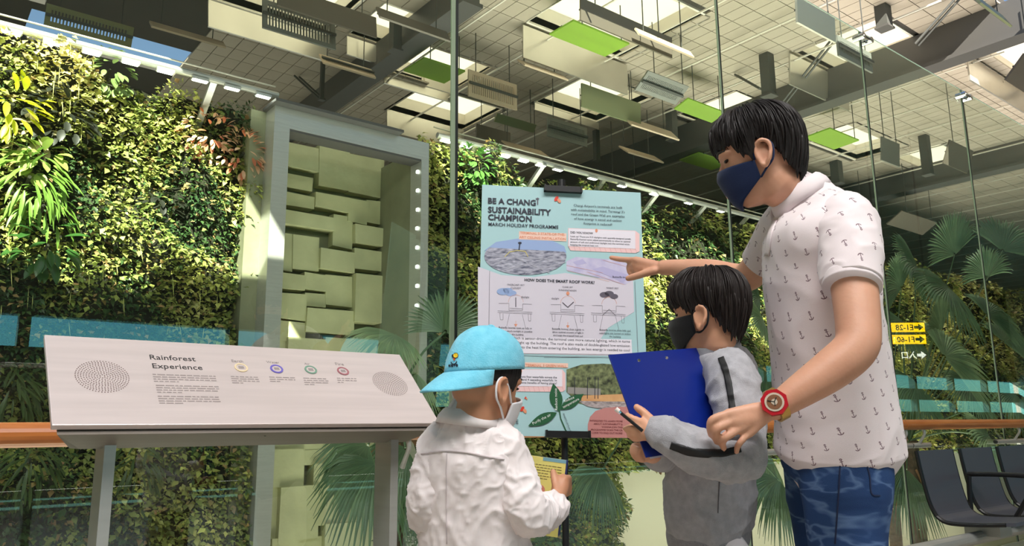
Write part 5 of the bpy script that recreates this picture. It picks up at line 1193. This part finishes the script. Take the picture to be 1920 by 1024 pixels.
finger(mb, [W(1425, 768, 1.59), W(1395, 790, 1.60), W(1370, 812, 1.60), W(1355, 822, 1.598)], .0115)
# right hand: pointing
wr2 = W(1238, 502, 2.36); k2 = [W(1192, 488, 2.40), W(1190, 496, 2.405), W(1192, 503, 2.405), W(1196, 509, 2.40)]
for a in k2: V, Fc, _ = limb([wr2, (wr2+a)/2, a], [(.019, .015), (.016, .014), (.012, .012)], UP, 14, 12, 3); mb.add(V, Fc)
mb.ell(wr2*.45+(k2[1]+k2[2])*.275, (nrm(k2[1]-wr2)*.05, UP*.026, nrm(np.cross(k2[1]-wr2, UP))*.016), 18, 12)
finger(mb, [k2[0], W(1172, 487, 2.43), W(1158, 485.5, 2.447), W(1146, 483, 2.46)], .0092)
for q in ([k2[1], W(1180, 499, 2.432), W(1181, 508, 2.43), W(1192, 510, 2.415)], [k2[2], W(1181, 505, 2.428), W(1183, 513, 2.424), W(1194, 514, 2.41)], [k2[3], W(1187, 511, 2.42), W(1189, 517, 2.416), W(1198, 518, 2.405)]): finger(mb, q, .0092)
finger(mb, [W(1226, 508, 2.35), W(1208, 513, 2.36), W(1192, 518, 2.372), W(1178, 522, 2.385)], .0118)
hipL, hipR = W(1580, 860, 1.79), W(1548, 860, 1.96)
legs(mb, hipL, hipR, [.07, .062, .05, .048, .036], .46, fM)
man = fuse(mb, 'person', m_skin, .0036, 4); tag(man, 'man in white anchor print polo and jeans pointing at the poster', 'person')
hdM.eyes(man)
hdM.hair(man, lambda d: interp([(-180, -.42), (-135, -.32), (-116, -.14), (-100, .06), (-88, .06), (-78, -.10), (-66, -.04), (-55, .12), (-30, .15), (0, .17), (30, .15), (55, .12), (66, -.04), (78, -.10), (88, .06), (100, .06), (116, -.14), (135, -.32), (180, -.42)], d), m_hair, .072, 3, 260, .22)
hdM.mask(man, m_navy_m, m_navy_m, top=-.04, side_top=-.12, side_bot=-.30, bulge=.95)
polo = garment([W(1572, 838, 1.88), W(1570, 800, 1.88), W(1558, 690, 1.88), W(1543, 580, 1.88), W(1537, 500, 1.885), W(1532, 440, 1.885), W(1522, 405, 1.89), W(1510, 382, 1.895), W(1503, 372, 1.895)],
               [(.182, .142), (.18, .138), (.165, .132), (.165, .128), (.175, .126), (.185, .118), (.155, .098), (.095, .078), (.07, .068)], sM, m_polo, 'polo_shirt', man, 120, 120, 2.3, .003, 14, 4, 1, cre=.006, csc=7, cst=(1, 1, .6))
slL = garment([W(1566, 396, 1.83), W(1582, 418, 1.76), W(1592, 455, 1.71), W(1596, 500, 1.67), W(1597, 532, 1.645)], [.050, .064, .065, .060, .0565], sM, m_polo, 'sleeve', man, 72, 60, 2.0, .003, 22, 5, 0, cre=.006, csc=9)
slR = garment([W(1492, 405, 1.95), W(1470, 430, 2.02), W(1447, 465, 2.075), W(1425, 494, 2.115)], [.062, .064, .060, .053], UP, m_polo, 'sleeve', man, 56, 40, 2.0, .004, 22, 6, 0)
cu_dir = nrm(W(1597, 532, 1.645)-W(1596, 500, 1.67)); V, Fc, uv = limb([W(1597, 532, 1.645)-cu_dir*.012, W(1597, 532, 1.645)+cu_dir*.010], [.0590, .0585], sM, 48, 6, 0); MB().add(V, Fc, uv).build('cuff_band', m_polop, slL, True)
shirt_collar(man, m_polop, W(1506, 380, 1.895), W(1487, 354, 1.90), sM, fM, .061, .073, .036)
tp = bvh(polo)
strip_on(tp, [(1454, 412), (1444, 440), (1439, 480)], 9, .002, m_polop, 'placket', man, 14)
mb = MB()
V, Fc, _ = limb([W(1566, 800, 1.88), W(1566, 838, 1.88), W(1566, 880, 1.88), W(1566, 910, 1.88)], [(.155, .118), (.165, .127), (.16, .12), (.11, .08)], sM, 36, 16, 2); mb.add(V, Fc)
for h, sg in ((hipL, 1), (hipR, -1)):
    hz = h[2]; q = h*np.array([1, 1, 0]); sh = fM*.012
    V, Fc, _ = limb([h+UP*.03, q+UP*(hz-.07), q+UP*(hz-.17)+sh*.5, q+UP*.48+sh, q+UP*.30+sh*.6, q+UP*.055], [(.086, .105), (.088, .10), (.078, .084), (.064, .068), (.066, .066), (.068, .07)], sM, 32, 50, 1)
    mb.add(displace(V, Fc, folds(V, .006, 22, 8+sg, (0, 0, 1))), Fc)
jeans = fuse(mb, 'jeans', m_denim, .007, 3, man)
tj = bvh(jeans); m_seam = mat('denim_seam', sc(34, 46, 78), .9)
strip_on(tj, [(1576, 848), (1573, 920), (1566, 1020)], 3, .001, m_seam, 'side_seam', jeans, 30); strip_on(tj, [(1618, 848), (1630, 890), (1634, 925), (1650, 930)], 2.5, .001, m_seam, 'back_pocket_edge', jeans, 24)
shoes(man, (hipL, hipR), fM, .27, m_shoed)
# watch on the man's left wrist
wc = W(1452, 755, 1.540); wax = nrm(nrm(CAM-wc)*.93+UP*.18); wdir = nrm(W(1480, 745, 1.566)-W(1440, 768, 1.562)); wdir = nrm(wdir-np.dot(wdir, wax)*wax); wsd = np.cross(wax, wdir)
wt = empty('wristwatch', wc, 'chunky red and gold wristwatch on the left wrist of the man', 'watch')
wcen = W(1456, 759, 1.567); arm_d = nrm(W(1475, 750, 1.567)-W(1445, 766, 1.564))
ringp = []; e1 = nrm(np.cross(arm_d, UP)); e2 = np.cross(arm_d, e1); st = MB(); n = 40; rows = []
for i in range(n):
    a = 2*math.pi*i/n; o_ = e1*math.cos(a)+e2*math.sin(a)
    rows.append([wcen+o_*.0300+arm_d*s_*.0105 for s_ in (-1, 1)]+[wcen+o_*.0335+arm_d*s_*.0095 for s_ in (1, -1)])
st.add([p for r in rows for p in r], [(i*4+j, i*4+(j+1) % 4, ((i+1) % n)*4+(j+1) % 4, ((i+1) % n)*4+j) for i in range(n) for j in range(4)])
st.build('strap', mat('watch_gold', sc(206, 166, 90), 0.3, 0.7), wt)
m_wred = mat('watch_red', sc(176, 28, 40), 0.25)
wpts = [(wdir*math.cos(a)+wsd*math.sin(a))*(.0245 if i % 2 else .0265) for i, a in enumerate(np.arange(16)*math.pi/8)]
MB().prism([wc-wax*.008+p for p in wpts], wax*.013).build('case', m_wred, wt)
for r_, h_, c in ((.0185, .0064, sc(226, 210, 190)), (.0145, .0070, sc(150, 104, 76)), (.006, .0078, sc(222, 206, 186))):
    MB().prism([wc+(wdir*math.cos(a)+wsd*math.sin(a))*r_ for a in np.arange(24)*math.pi/12], wax*h_).build('dial_ring', mat('watch_%d' % int(r_*1e4), c, .3, .4), wt)
for a, L in ((0.6, .010), (2.4, .013), (4.3, .008)): MB().bar(wc+wax*.0079, wc+wax*.0079+(wdir*math.cos(a)+wsd*math.sin(a))*L, .0016, .0008).build('hand', m_seal, wt)

# ------------------------------------------------------------------ the boy in grey
fG, sG = frame_of(36); tl = math.radians(4)
hdG = Head(W(1329, 588, 1.855), fG*math.cos(tl)-UP*math.sin(tl), UP*math.cos(tl)+fG*math.sin(tl), 0.194)
mb = MB(); hdG.skull(mb, [W(1337, 652, 1.86), W(1340, 690, 1.86)], [.042, .05])
V, Fc, _ = limb([W(1340, 680, 1.86), W(1340, 730, 1.885), W(1336, 850, 1.90), W(1334, 990, 1.90), W(1334, 1030, 1.90)], [(.05, .05), (.105, .065), (.10, .068), (.10, .068), (.08, .06)], sG, 24, 24, 0); mb.add(V, Fc)
aL = [W(1362, 695, 1.78), W(1378, 740, 1.72), W(1386, 800, 1.685), W(1384, 850, 1.645), W(1330, 846, 1.612), W(1262, 820, 1.592), W(1236, 808, 1.596)]
V, Fc, _ = limb(aL, [.035, .035, .033, .034, .030, .022, .020], sG, 18, 40, 0); mb.add(V, Fc)
aR = [W(1300, 695, 1.96), W(1276, 760, 2.0), W(1262, 840, 1.96), W(1240, 852, 1.83), W(1216, 850, 1.72)]
V, Fc, _ = limb(aR, [.034, .033, .032, .026, .020], sG, 18, 36, 0); mb.add(V, Fc)
wg = W(1236, 808, 1.596); kg = [W(1212, 796, 1.600), W(1208, 804, 1.596), W(1209, 812, 1.596), W(1213, 819, 1.600)]
for a in kg: V, Fc, _ = limb([wg, (wg+a)/2, a], [(.015, .012), (.013, .011), (.010, .010)], UP, 12, 10, 3); mb.add(V, Fc)
mb.ell((wg+kg[1]+kg[2])/3, (nrm(kg[1]-wg)*.034, UP*.021, nrm(np.cross(kg[1]-wg, UP))*.012), 16, 10)
for q, r_ in (([kg[0], W(1195, 789, 1.596), W(1184, 784, 1.600), W(1176, 779, 1.613)], .0082), ([kg[1], W(1190, 803, 1.590), W(1180, 803, 1.595), W(1173, 804, 1.608)], .0084), ([kg[2], W(1193, 814, 1.590), W(1185, 815, 1.596), W(1180, 817, 1.608)], .008), ([kg[3], W(1200, 822, 1.593), W(1193, 823, 1.598), W(1188, 824, 1.610)], .0072)): finger(mb, q, r_)
finger(mb, [W(1230, 796, 1.600), W(1217, 784, 1.606), W(1206, 773, 1.612), W(1194, 764, 1.620)], .0098)
wg2 = W(1216, 851, 1.72)
mb.ell(W(1205, 848, 1.705), (nrm(W(1190, 846, 1.70)-wg2)*.032, UP*.022, AWAY*.013), 14, 10)
for y0, dx in ((838, 0), (846, -2), (853, 1), (859, 6)):
    finger(mb, [W(1206, y0, 1.70), W(1192+dx, y0-3, 1.685), W(1188+dx, y0+1, 1.66), W(1200+dx, y0+5, 1.635)], .0072)
hgL, hgR = W(1350, 1040, 1.84), W(1318, 1040, 1.97)
legs(mb, hgL, hgR, [.058, .052, .042, .040, .03], .36, fG)
boyg = fuse(mb, 'person', m_skin2, .0042, 3); tag(boyg, 'boy in grey zip jacket and black mask holding a blue clipboard', 'person')
hdG.eyes(boyg)
hdG.hair(boyg, lambda d: interp([(-180, -.36), (-150, -.33), (-125, -.22), (-105, .02), (-92, .05), (-78, -.04), (-60, .09), (-30, .08), (0, .09), (30, .08), (60, .09), (78, -.04), (92, .05), (105, .02), (125, -.22), (150, -.33), (180, -.36)], d), m_hair2, .078, 7, 220, -.25)
hdG.mask(boyg, m_black_m, m_black_m, top=-.04)
jk = garment([W(1330, 985, 1.90), W(1331, 950, 1.90), W(1334, 870, 1.90), W(1338, 780, 1.895), W(1342, 725, 1.885), W(1342, 695, 1.87), W(1341, 676, 1.86), W(1340, 668, 1.86)], [(.126, .090), (.130, .094), (.128, .092), (.130, .088), (.132, .082), (.115, .074), (.08, .066), (.062, .06)], sG, m_grey_j, 'jacket', boyg, 110, 110, 2.3, .003, 20, 11, 1, cre=.007, csc=11, cst=(1, 1, .7))
hb = garment([W(1328, 1016, 1.90), W(1329, 1000, 1.90), W(1330, 980, 1.90)], [(.121, .087), (.125, .090), (.123, .088)], sG, cloth('grey_rib', sc(148, 147, 152), sc(166, 165, 170), bump=.5, bscale=400), 'hem_band', boyg, 80, 20, 2.3, .001, 20, 12, 2)
gs = garment([W(1355, 688, 1.80), W(1368, 705, 1.755), W(1382, 760, 1.70), W(1389, 820, 1.665), W(1384, 856, 1.642), W(1345, 856, 1.624), W(1290, 838, 1.600), W(1258, 822, 1.592), W(1237, 812, 1.596)], [.040, .053, .052, .050, .050, .046, .040, .034, .031], sG, m_grey_j, 'sleeve', boyg, 64, 130, 2.0, .003, 26, 13, 1, cre=.007, csc=14)
garment([W(1315, 690, 1.93), W(1296, 715, 1.97), W(1276, 775, 2.01), W(1262, 838, 1.96), W(1242, 852, 1.84), W(1228, 851, 1.77)], [.056, .058, .052, .050, .042, .032], sG, m_grey_j, 'sleeve', boyg, 40, 60, 2.0, .004, 26, 14, 1)
V, Fc, uv = limb([W(1346, 692, 1.86), W(1341, 670, 1.86), W(1337, 645, 1.86)], [(.094, .080), (.070, .067), (.063, .062)], sG, 48, 16, 0); MB().add(displace(V, Fc, folds(V, .002, 30, 5)), Fc, uv).build('collar', m_grey_j, boyg, True)
tg = bvh(gs, jk)
strip_on(tg, [(1352, 671), (1362, 700), (1370, 740), (1376, 790), (1378, 815)], 12, .0025, m_stripe, 'sleeve_stripe', boyg, 40)
strip_on(tg, [(1388, 842), (1350, 850), (1300, 848), (1275, 841), (1257, 835)], 14, .0025, m_stripe, 'sleeve_stripe', boyg, 40)
strip_on(bvh(jk), [(1349, 895), (1347, 930), (1346, 962)], 1.6, .001, mat('jacket_seam', sc(92, 90, 96), .9), 'pocket_seam', boyg, 16)
mb = MB(); V, Fc, _ = limb([W(1330, 985, 1.90), W(1330, 1040, 1.90), W(1330, 1075, 1.90)], [(.10, .072), (.108, .078), (.09, .066)], sG, 28, 14, 2); mb.add(V, Fc)
for h in (hgL, hgR):
    q = h*np.array([1, 1, 0]); V, Fc, _ = limb([h+UP*.02, q+UP*(h[2]-.10), q+UP*(h[2]-.22)], [(.056, .066), (.060, .070), (.064, .074)], sG, 28, 20, 1); mb.add(displace(V, Fc, folds(V, .005, 24, 3)), Fc)
fuse(mb, 'shorts', m_short, .007, 3, boyg); shoes(boyg, (hgL, hgR), fG, .21, m_shoe)

# clipboard and pencil in his hands
cA, cB = W(1141, 665, 1.69), W(1306, 652, 1.82); cux = nrm(cB-cA)
dd_ = min(np.linspace(1.35, 1.95, 1201), key=lambda d: abs(np.dot(W(1212, 858, d)-cA, cux))); cD = W(1212, 858, dd_); cv = cD-cA; cv = cv-np.dot(cv, cux)*cux
cnn = nrm(np.cross(cux, cv)); cnn = cnn if np.dot(cnn, CAM-cA) > 0 else -cnn
cb_ = empty('clipboard', (cA+cB+cv*2)/2-cnn*.002, 'bright blue clipboard held by the boy in grey', 'clipboard')
m_blue = mat('clipboard_blue', sc(10, 36, 124), 0.28)
o_ = MB().obox(cA-cnn*.0035, cB-cA, cv, cnn*.0035).build('board', m_blue, cb_); b_ = o_.modifiers.new('b', 'BEVEL'); b_.width = .0012; b_.segments = 2
def onC(px, py): v = ray(px, py); return CAM+v*(np.dot(cA-CAM, cnn)/np.dot(v, cnn))
for px, py in ((1198, 676), (1250, 671)): MB().tube([onC(px, py), onC(px, py)+cnn*.0018], [.0042, .003], n=14).build('rivet', m_chrome, cb_)
clp = MB(); c0 = cA+(cB-cA)*.5+nrm(cv)*.02-cnn*.0042; clp.obox(c0-cux*.055-nrm(cv)*.01-cnn*.012, cux*.11, nrm(cv)*.04, cnn*.012); clp.build('clip', m_chrome, cb_)
MB().obox(cA+cux*.012+nrm(cv)*.04-cnn*.0045, (cB-cA)*.88, cv*.84, cnn*.0008).build('paper', m_box, cb_)
p0, p1 = W(1156, 768, 1.588), W(1190, 796, 1.581); pd = nrm(p1-p0)
pc = empty('pencil', (p0+p1)/2, 'short black pencil with white eraser in the fingers of the boy in grey', 'pencil')
MB().tube([p0+pd*.010, p1+pd*.02], .0036, n=8).build('pencil_body', m_black, pc); MB().tube([p0-pd*.002, p0+pd*.006], [.0046, .0046], n=12).build('eraser', mat('eraser_white', sc(236, 226, 220), .7), pc); MB().tube([p0+pd*.006, p0+pd*.011], .0041, n=12).build('ferrule', m_chrome, pc)

# ------------------------------------------------------------------ the boy in the blue cap
a_ = math.radians(20); fB = AWAY*math.cos(a_)-LEFT*math.sin(a_); sB = np.cross(UP, fB)
a_ = math.radians(46); fh = AWAY*math.cos(a_)-LEFT*math.sin(a_); tl = math.radians(10)
hdB = Head(W(907, 722, 1.69), fh*math.cos(tl)-UP*math.sin(tl), UP*math.cos(tl)+fh*math.sin(tl), 0.198)
mb = MB(); hdB.skull(mb, [W(886, 775, 1.68), W(882, 820, 1.68)], [.047, .055])
V, Fc, _ = limb([W(882, 800, 1.68), W(882, 850, 1.68), W(884, 950, 1.68), W(886, 1080, 1.68), W(886, 1130, 1.68)], [(.055, .05), (.095, .06), (.09, .062), (.09, .065), (.08, .06)], sB, 24, 24, 0); mb.add(V, Fc)
aL = [W(832, 830, 1.69), W(814, 872, 1.68), W(801, 938, 1.665), W(802, 968, 1.68), W(820, 982, 1.78), W(860, 975, 1.86)]
V, Fc, _ = limb(aL, [.033, .032, .030, .030, .025, .02], sB, 18, 36, 3); mb.add(V, Fc)
aR = [W(938, 830, 1.67), W(958, 872, 1.65), W(980, 930, 1.625), W(994, 960, 1.625), W(1028, 952, 1.685), W(1043, 938, 1.725)]
V, Fc, _ = limb(aR, [.033, .032, .031, .030, .025, .021], sB, 18, 36, 0); mb.add(V, Fc)
wk = W(1043, 938, 1.725); mb.ell(W(1050, 917, 1.745), (nrm(W(1052, 895, 1.75)-wk)*.036, nrm(_r0)*.0205, AWAY*.017), 16, 12)
for i, (y0) in enumerate((900, 908, 917, 926)): finger(mb, [W(1058, y0, 1.75), W(1066, y0-3, 1.775), W(1062, y0-3, 1.80), W(1048, y0-1, 1.808)], .0083)
finger(mb, [W(1045, 920, 1.735), W(1041, 906, 1.742), W(1039, 895, 1.752), W(1037, 884, 1.762)], .0088)
wk2 = W(860, 975, 1.86); mb.ell(W(885, 970, 1.88), (AWAY*.02, UP*.018, _r0*.03), 14, 10)
for k in range(4): finger(mb, [W(895, 962+k*6, 1.885), W(920, 960+k*6, 1.89), W(932, 962+k*6, 1.885), W(940, 965+k*6, 1.878)], .007)
hbL, hbR = W(862, 1120, 1.68), W(912, 1120, 1.66)
hbL = W(855, 1110, 1.69); hbR = W(915, 1110, 1.67)
legs(mb, hbL, hbR, [.056, .05, .04, .038, .03], .32, fB)
boyb = fuse(mb, 'person', m_skin3, .0042, 3); tag(boyb, 'boy in white shirt and backwards blue cap seen from behind', 'person')
hdB.eyes(boyb)
hdB.hair(boyb, lambda d: interp([(-180, .03), (-150, .03), (-125, .0), (-105, .02), (-92, .04), (-80, -.08), (-66, -.02), (-50, .12), (0, .16), (50, .12), (66, -.02), (80, -.08), (92, .04), (105, .02), (125, .0), (150, .03), (180, .03)], d), m_hair2, .012, 9, 0, .1)
hdB.mask(boyb, m_white_m, m_white_m, top=-.04, wid=64, side_top=-.17, side_bot=-.36)
# cap worn backwards: crown of six panels, button, peak over the nape
def cap_pt(phi, v, off=0.0):
    x, y = math.sin(phi), math.cos(phi); t = v*math.pi/2; rim = .265+(.035-.265)*(1-y)/2     # rim level: higher at the face, lower at the nape
    lev = rim+(.17+.47-rim)*math.cos(t)**0.9 if v < 1 else rim; q = math.sin(t)**0.82
    return hdB.P(x*(.375+off)*q, y*((.455 if y > 0 else .485)+off)*q, lev+off*math.cos(t))
nphi, nv = 96, 24; V = [cap_pt(2*math.pi*i/nphi, j/(nv-1), -.006*(abs(math.sin(3*2*math.pi*i/nphi)) < .06)) for i in range(nphi) for j in range(nv)]
Fc = [(i*nv+j, i*nv+j+1, ((i+1) % nphi)*nv+j+1, ((i+1) % nphi)*nv+j) for i in range(nphi) for j in range(nv-1)]
Va = displace(np.array(V), Fc, folds(np.array(V), .0022, 50, 21)); cap = MB().add(Va, Fc).build('cap', m_cap, boyb, True); so = cap.modifiers.new('s', 'SOLIDIFY'); so.thickness = .003; so.offset = -1
top = cap_pt(0, 0); MB().ell(top+hdB.u*.002, (hdB.s*.009, hdB.f*.009, hdB.u*.005), 14, 8).build('cap_button', m_cap, cap, True)
V = []; nb, nr = 33, 12
for i in range(nb):
    ph = math.pi+math.radians(-68+136*i/(nb-1)); q = (i/(nb-1)-.5)*2
    e0 = cap_pt(ph, 1.0, -.004); dirr = nrm(-hdB.f*.80-hdB.u*.55)
    L = .070*(1-abs(q)**3.0)
    for j in range(nr):
        t = j/(nr-1); V.append(e0+dirr*L*t-hdB.u*(.020*q*q*t)-hdB.u*.012*t*t)
Fc = [(i*nr+j, (i+1)*nr+j, (i+1)*nr+j+1, i*nr+j+1) for i in range(nb-1) for j in range(nr-1)]
pk = MB().add(V, Fc).build('peak', m_cap, cap, True); so = pk.modifiers.new('s', 'SOLIDIFY'); so.thickness = .003; so.offset = 0
tcap = bvh(cap); m_sty = mat('emblem_yellow', sc(240, 200, 40), .6); m_std = mat('emblem_dark', sc(30, 34, 52), .6); m_sto = mat('emblem_orange', sc(190, 80, 40), .6)
def patch(t, pts, M, name, parent, off):
    P = [];
    for x, y in pts:
        r = hit(t, x, y)
        if r[0] is None: return
        nn = r[1] if r[1].dot(Vector(ray(x, y))) < 0 else -r[1]; P.append(np.array(r[0]+nn*off))
    return MB().add(P, [tuple(range(len(P)))]).build(name, M, parent)
patch(tcap, ell_pts(855, 667, 5.0, 5.0, 18), m_std, 'emblem_outline', cap, .0010); patch(tcap, ell_pts(855, 667, 4.1, 4.2, 18), m_sty, 'emblem_disc', cap, .0014)
patch(tcap, ell_pts(849.5, 668, 2.0, 3.4, 10), m_std, 'emblem_ear', cap, .0012); patch(tcap, [(850, 672), (853, 671), (855, 675), (852, 677)], m_sto, 'emblem_accent', cap, .0016)
strip_on(tcap, [(846, 679), (848.5, 682), (852, 683), (855, 681.5), (857, 678)], 1.2, .0012, m_std, 'emblem_smile', cap, 14)
LET = {'K': [[(0, 0), (0, 4)], [(2.6, 0), (0, 2.2), (2.6, 4)]], 'O': [[(1.4, 0), (2.8, 1), (2.8, 3), (1.4, 4), (0, 3), (0, 1), (1.4, 0)]], 'Y': [[(0, 0), (1.4, 2), (2.8, 0)], [(1.4, 2), (1.4, 4)]], 'B': [[(0, 0), (0, 4), (2.4, 3.2), (0.3, 2), (2.4, .9), (0, 0)]]}
for k, ch in enumerate('KOYB'):
    for pl_ in LET[ch]: strip_on(tcap, [(842.5+k*4.6+x, 684+y-k*.25) for x, y in pl_], 1.1, .0012, m_std, 'cap_letter', cap, 4*len(pl_))
# shirt
shb = garment([W(890, 1095, 1.68), W(889, 1040, 1.68), W(887, 960, 1.68), W(884, 890, 1.68), W(882, 845, 1.68), W(881, 818, 1.68), W(880, 800, 1.68), W(880, 788, 1.68)], [(.122, .094), (.120, .092), (.114, .088), (.116, .084), (.114, .076), (.096, .066), (.072, .058), (.056, .053)], sB, m_shirt, 'shirt', boyb, 150, 170, 2.2, .004, 17, 31, 1, cre=.0055, csc=22, cst=(1, 1, .7))
s1 = garment([W(850, 812, 1.685), W(830, 830, 1.68), W(812, 880, 1.67), W(801, 938, 1.66), W(802, 966, 1.68), W(820, 982, 1.77), W(844, 980, 1.83)], [.030, .042, .041, .040, .041, .035, .029], sB, m_shirt, 'sleeve', boyb, 80, 120, 2.0, .004, 26, 33, 1, cre=.0055, csc=24)
s2 = garment([W(912, 812, 1.67), W(936, 829, 1.66), W(961, 885, 1.64), W(981, 940, 1.615), W(994, 964, 1.62), W(1020, 960, 1.67), W(1040, 948, 1.712)], [.030, .042, .041, .040, .042, .036, .029], sB, m_shirt, 'sleeve', boyb, 80, 120, 2.0, .004, 26, 34, 1, cre=.006, csc=24)
shirt_collar(boyb, m_shirt, W(881, 796, 1.68), W(884, 772, 1.685), sB, fB, .053, .068, .030)
tsb = bvh(shb, s1, s2); m_sts = mat('shirt_stitch', sc(206, 194, 196), .9)
strip_on(tsb, [(790, 852), (830, 846), (870, 848), (910, 856), (945, 862)], 2.4, .0016, m_sts, 'yoke_seam', boyb, 40, .002)
strip_on(tsb, [(838, 849), (837, 920), (838, 1020)], 1.6, .001, m_sts, 'back_pleat', boyb, 40, .0016)
mb = MB(); V, Fc, _ = limb([W(887, 1040, 1.68), W(887, 1110, 1.68), W(887, 1150, 1.68)], [(.10, .08), (.112, .085), (.09, .07)], sB, 28, 14, 2); mb.add(V, Fc)
for h in (hbL, hbR):
    q = h*np.array([1, 1, 0]); V, Fc, _ = limb([h+UP*.02, q+UP*(h[2]-.10), q+UP*(h[2]-.20)], [(.062, .07), (.064, .072), (.066, .074)], sB, 28, 20, 1); mb.add(V, Fc)
fuse(mb, 'shorts', m_tan, .007, 3, boyb); shoes(boyb, (hbL, hbR), fB, .19, m_shoe)
# booklet in his right hand
qa, qb = W(990, 853, 1.80), W(1062, 863, 1.79); bu = nrm(qb-qa); dd_ = min(np.linspace(1.6, 1.95, 701), key=lambda d: abs(np.dot(W(1010, 1003, d)-qa-bu*.045, bu))); qd = W(1012, 1003, dd_)
bvv = qd-qa; bvv = bvv-np.dot(bvv, bu)*bu; bnn = nrm(np.cross(bu, bvv)); bnn = bnn if np.dot(bnn, CAM-qa) > 0 else -bnn; bw = np.linalg.norm(qb-qa); bh = np.linalg.norm(bvv); bvv = bvv/bh
bk = empty('booklet', qa+bu*bw/2+bvv*bh, 'yellow activity booklet in the right hand of the boy with the cap', 'booklet')
m_by = mat('booklet_yellow', sc(252, 240, 140), .5); m_bb = mat('booklet_navy', sc(40, 56, 120), .4)
MB().obox(qa, bu*bw, bvv*bh, bnn*.0012).build('front_page', m_by, bk); MB().obox(qa+bu*.004-bnn*.003, bu*bw, bvv*(bh-.004), bnn*.0012).build('back_page', m_bb, bk)
bp = lambda a, b, l: qa+bu*bw*a+bvv*bh*b+bnn*(.0012+.0003*l)
def brect(a0, b0, a1, b1, M, l, nm): MB().prism([bp(a0, b0, l), bp(a1, b0, l), bp(a1, b1, l), bp(a0, b1, l)], bnn*.0002).build(nm, M, bk)
brect(.40, 0.0, 1.0, .045, mat('booklet_tab', sc(130, 180, 196), .4), 1, 'title_tab')
mb = MB(); r_ = random.Random(4)
for k in range(6):
    x = .14
    while x < (.84 if k not in (3, 5) else .5):
        w2 = r_.uniform(.05, .12); mb.prism([bp(x, .10+k*.035, 1), bp(x+w2, .10+k*.035, 1), bp(x+w2, .108+k*.035, 1), bp(x, .108+k*.035, 1)], bnn*.0001); x += w2+.02
mb.build('small_print', mat('booklet_ink', sc(120, 106, 60), .6), bk, kind='stuff')
for cx, cy, rx, ry, c in ((.34, .42, .2, .07, sc(236, 150, 130)), (.62, .50, .16, .07, sc(240, 170, 150)), (.40, .54, .12, .05, sc(244, 206, 70)), (.2, .6, .15, .06, sc(150, 190, 200))):
    MB().prism([bp(cx+rx*math.cos(a), cy+ry*math.sin(a), 1+cx) for a in np.arange(20)*math.pi/10], bnn*.0002).build('picture_shape', mat('bk_%d' % int(cx*100), c, .4), bk)
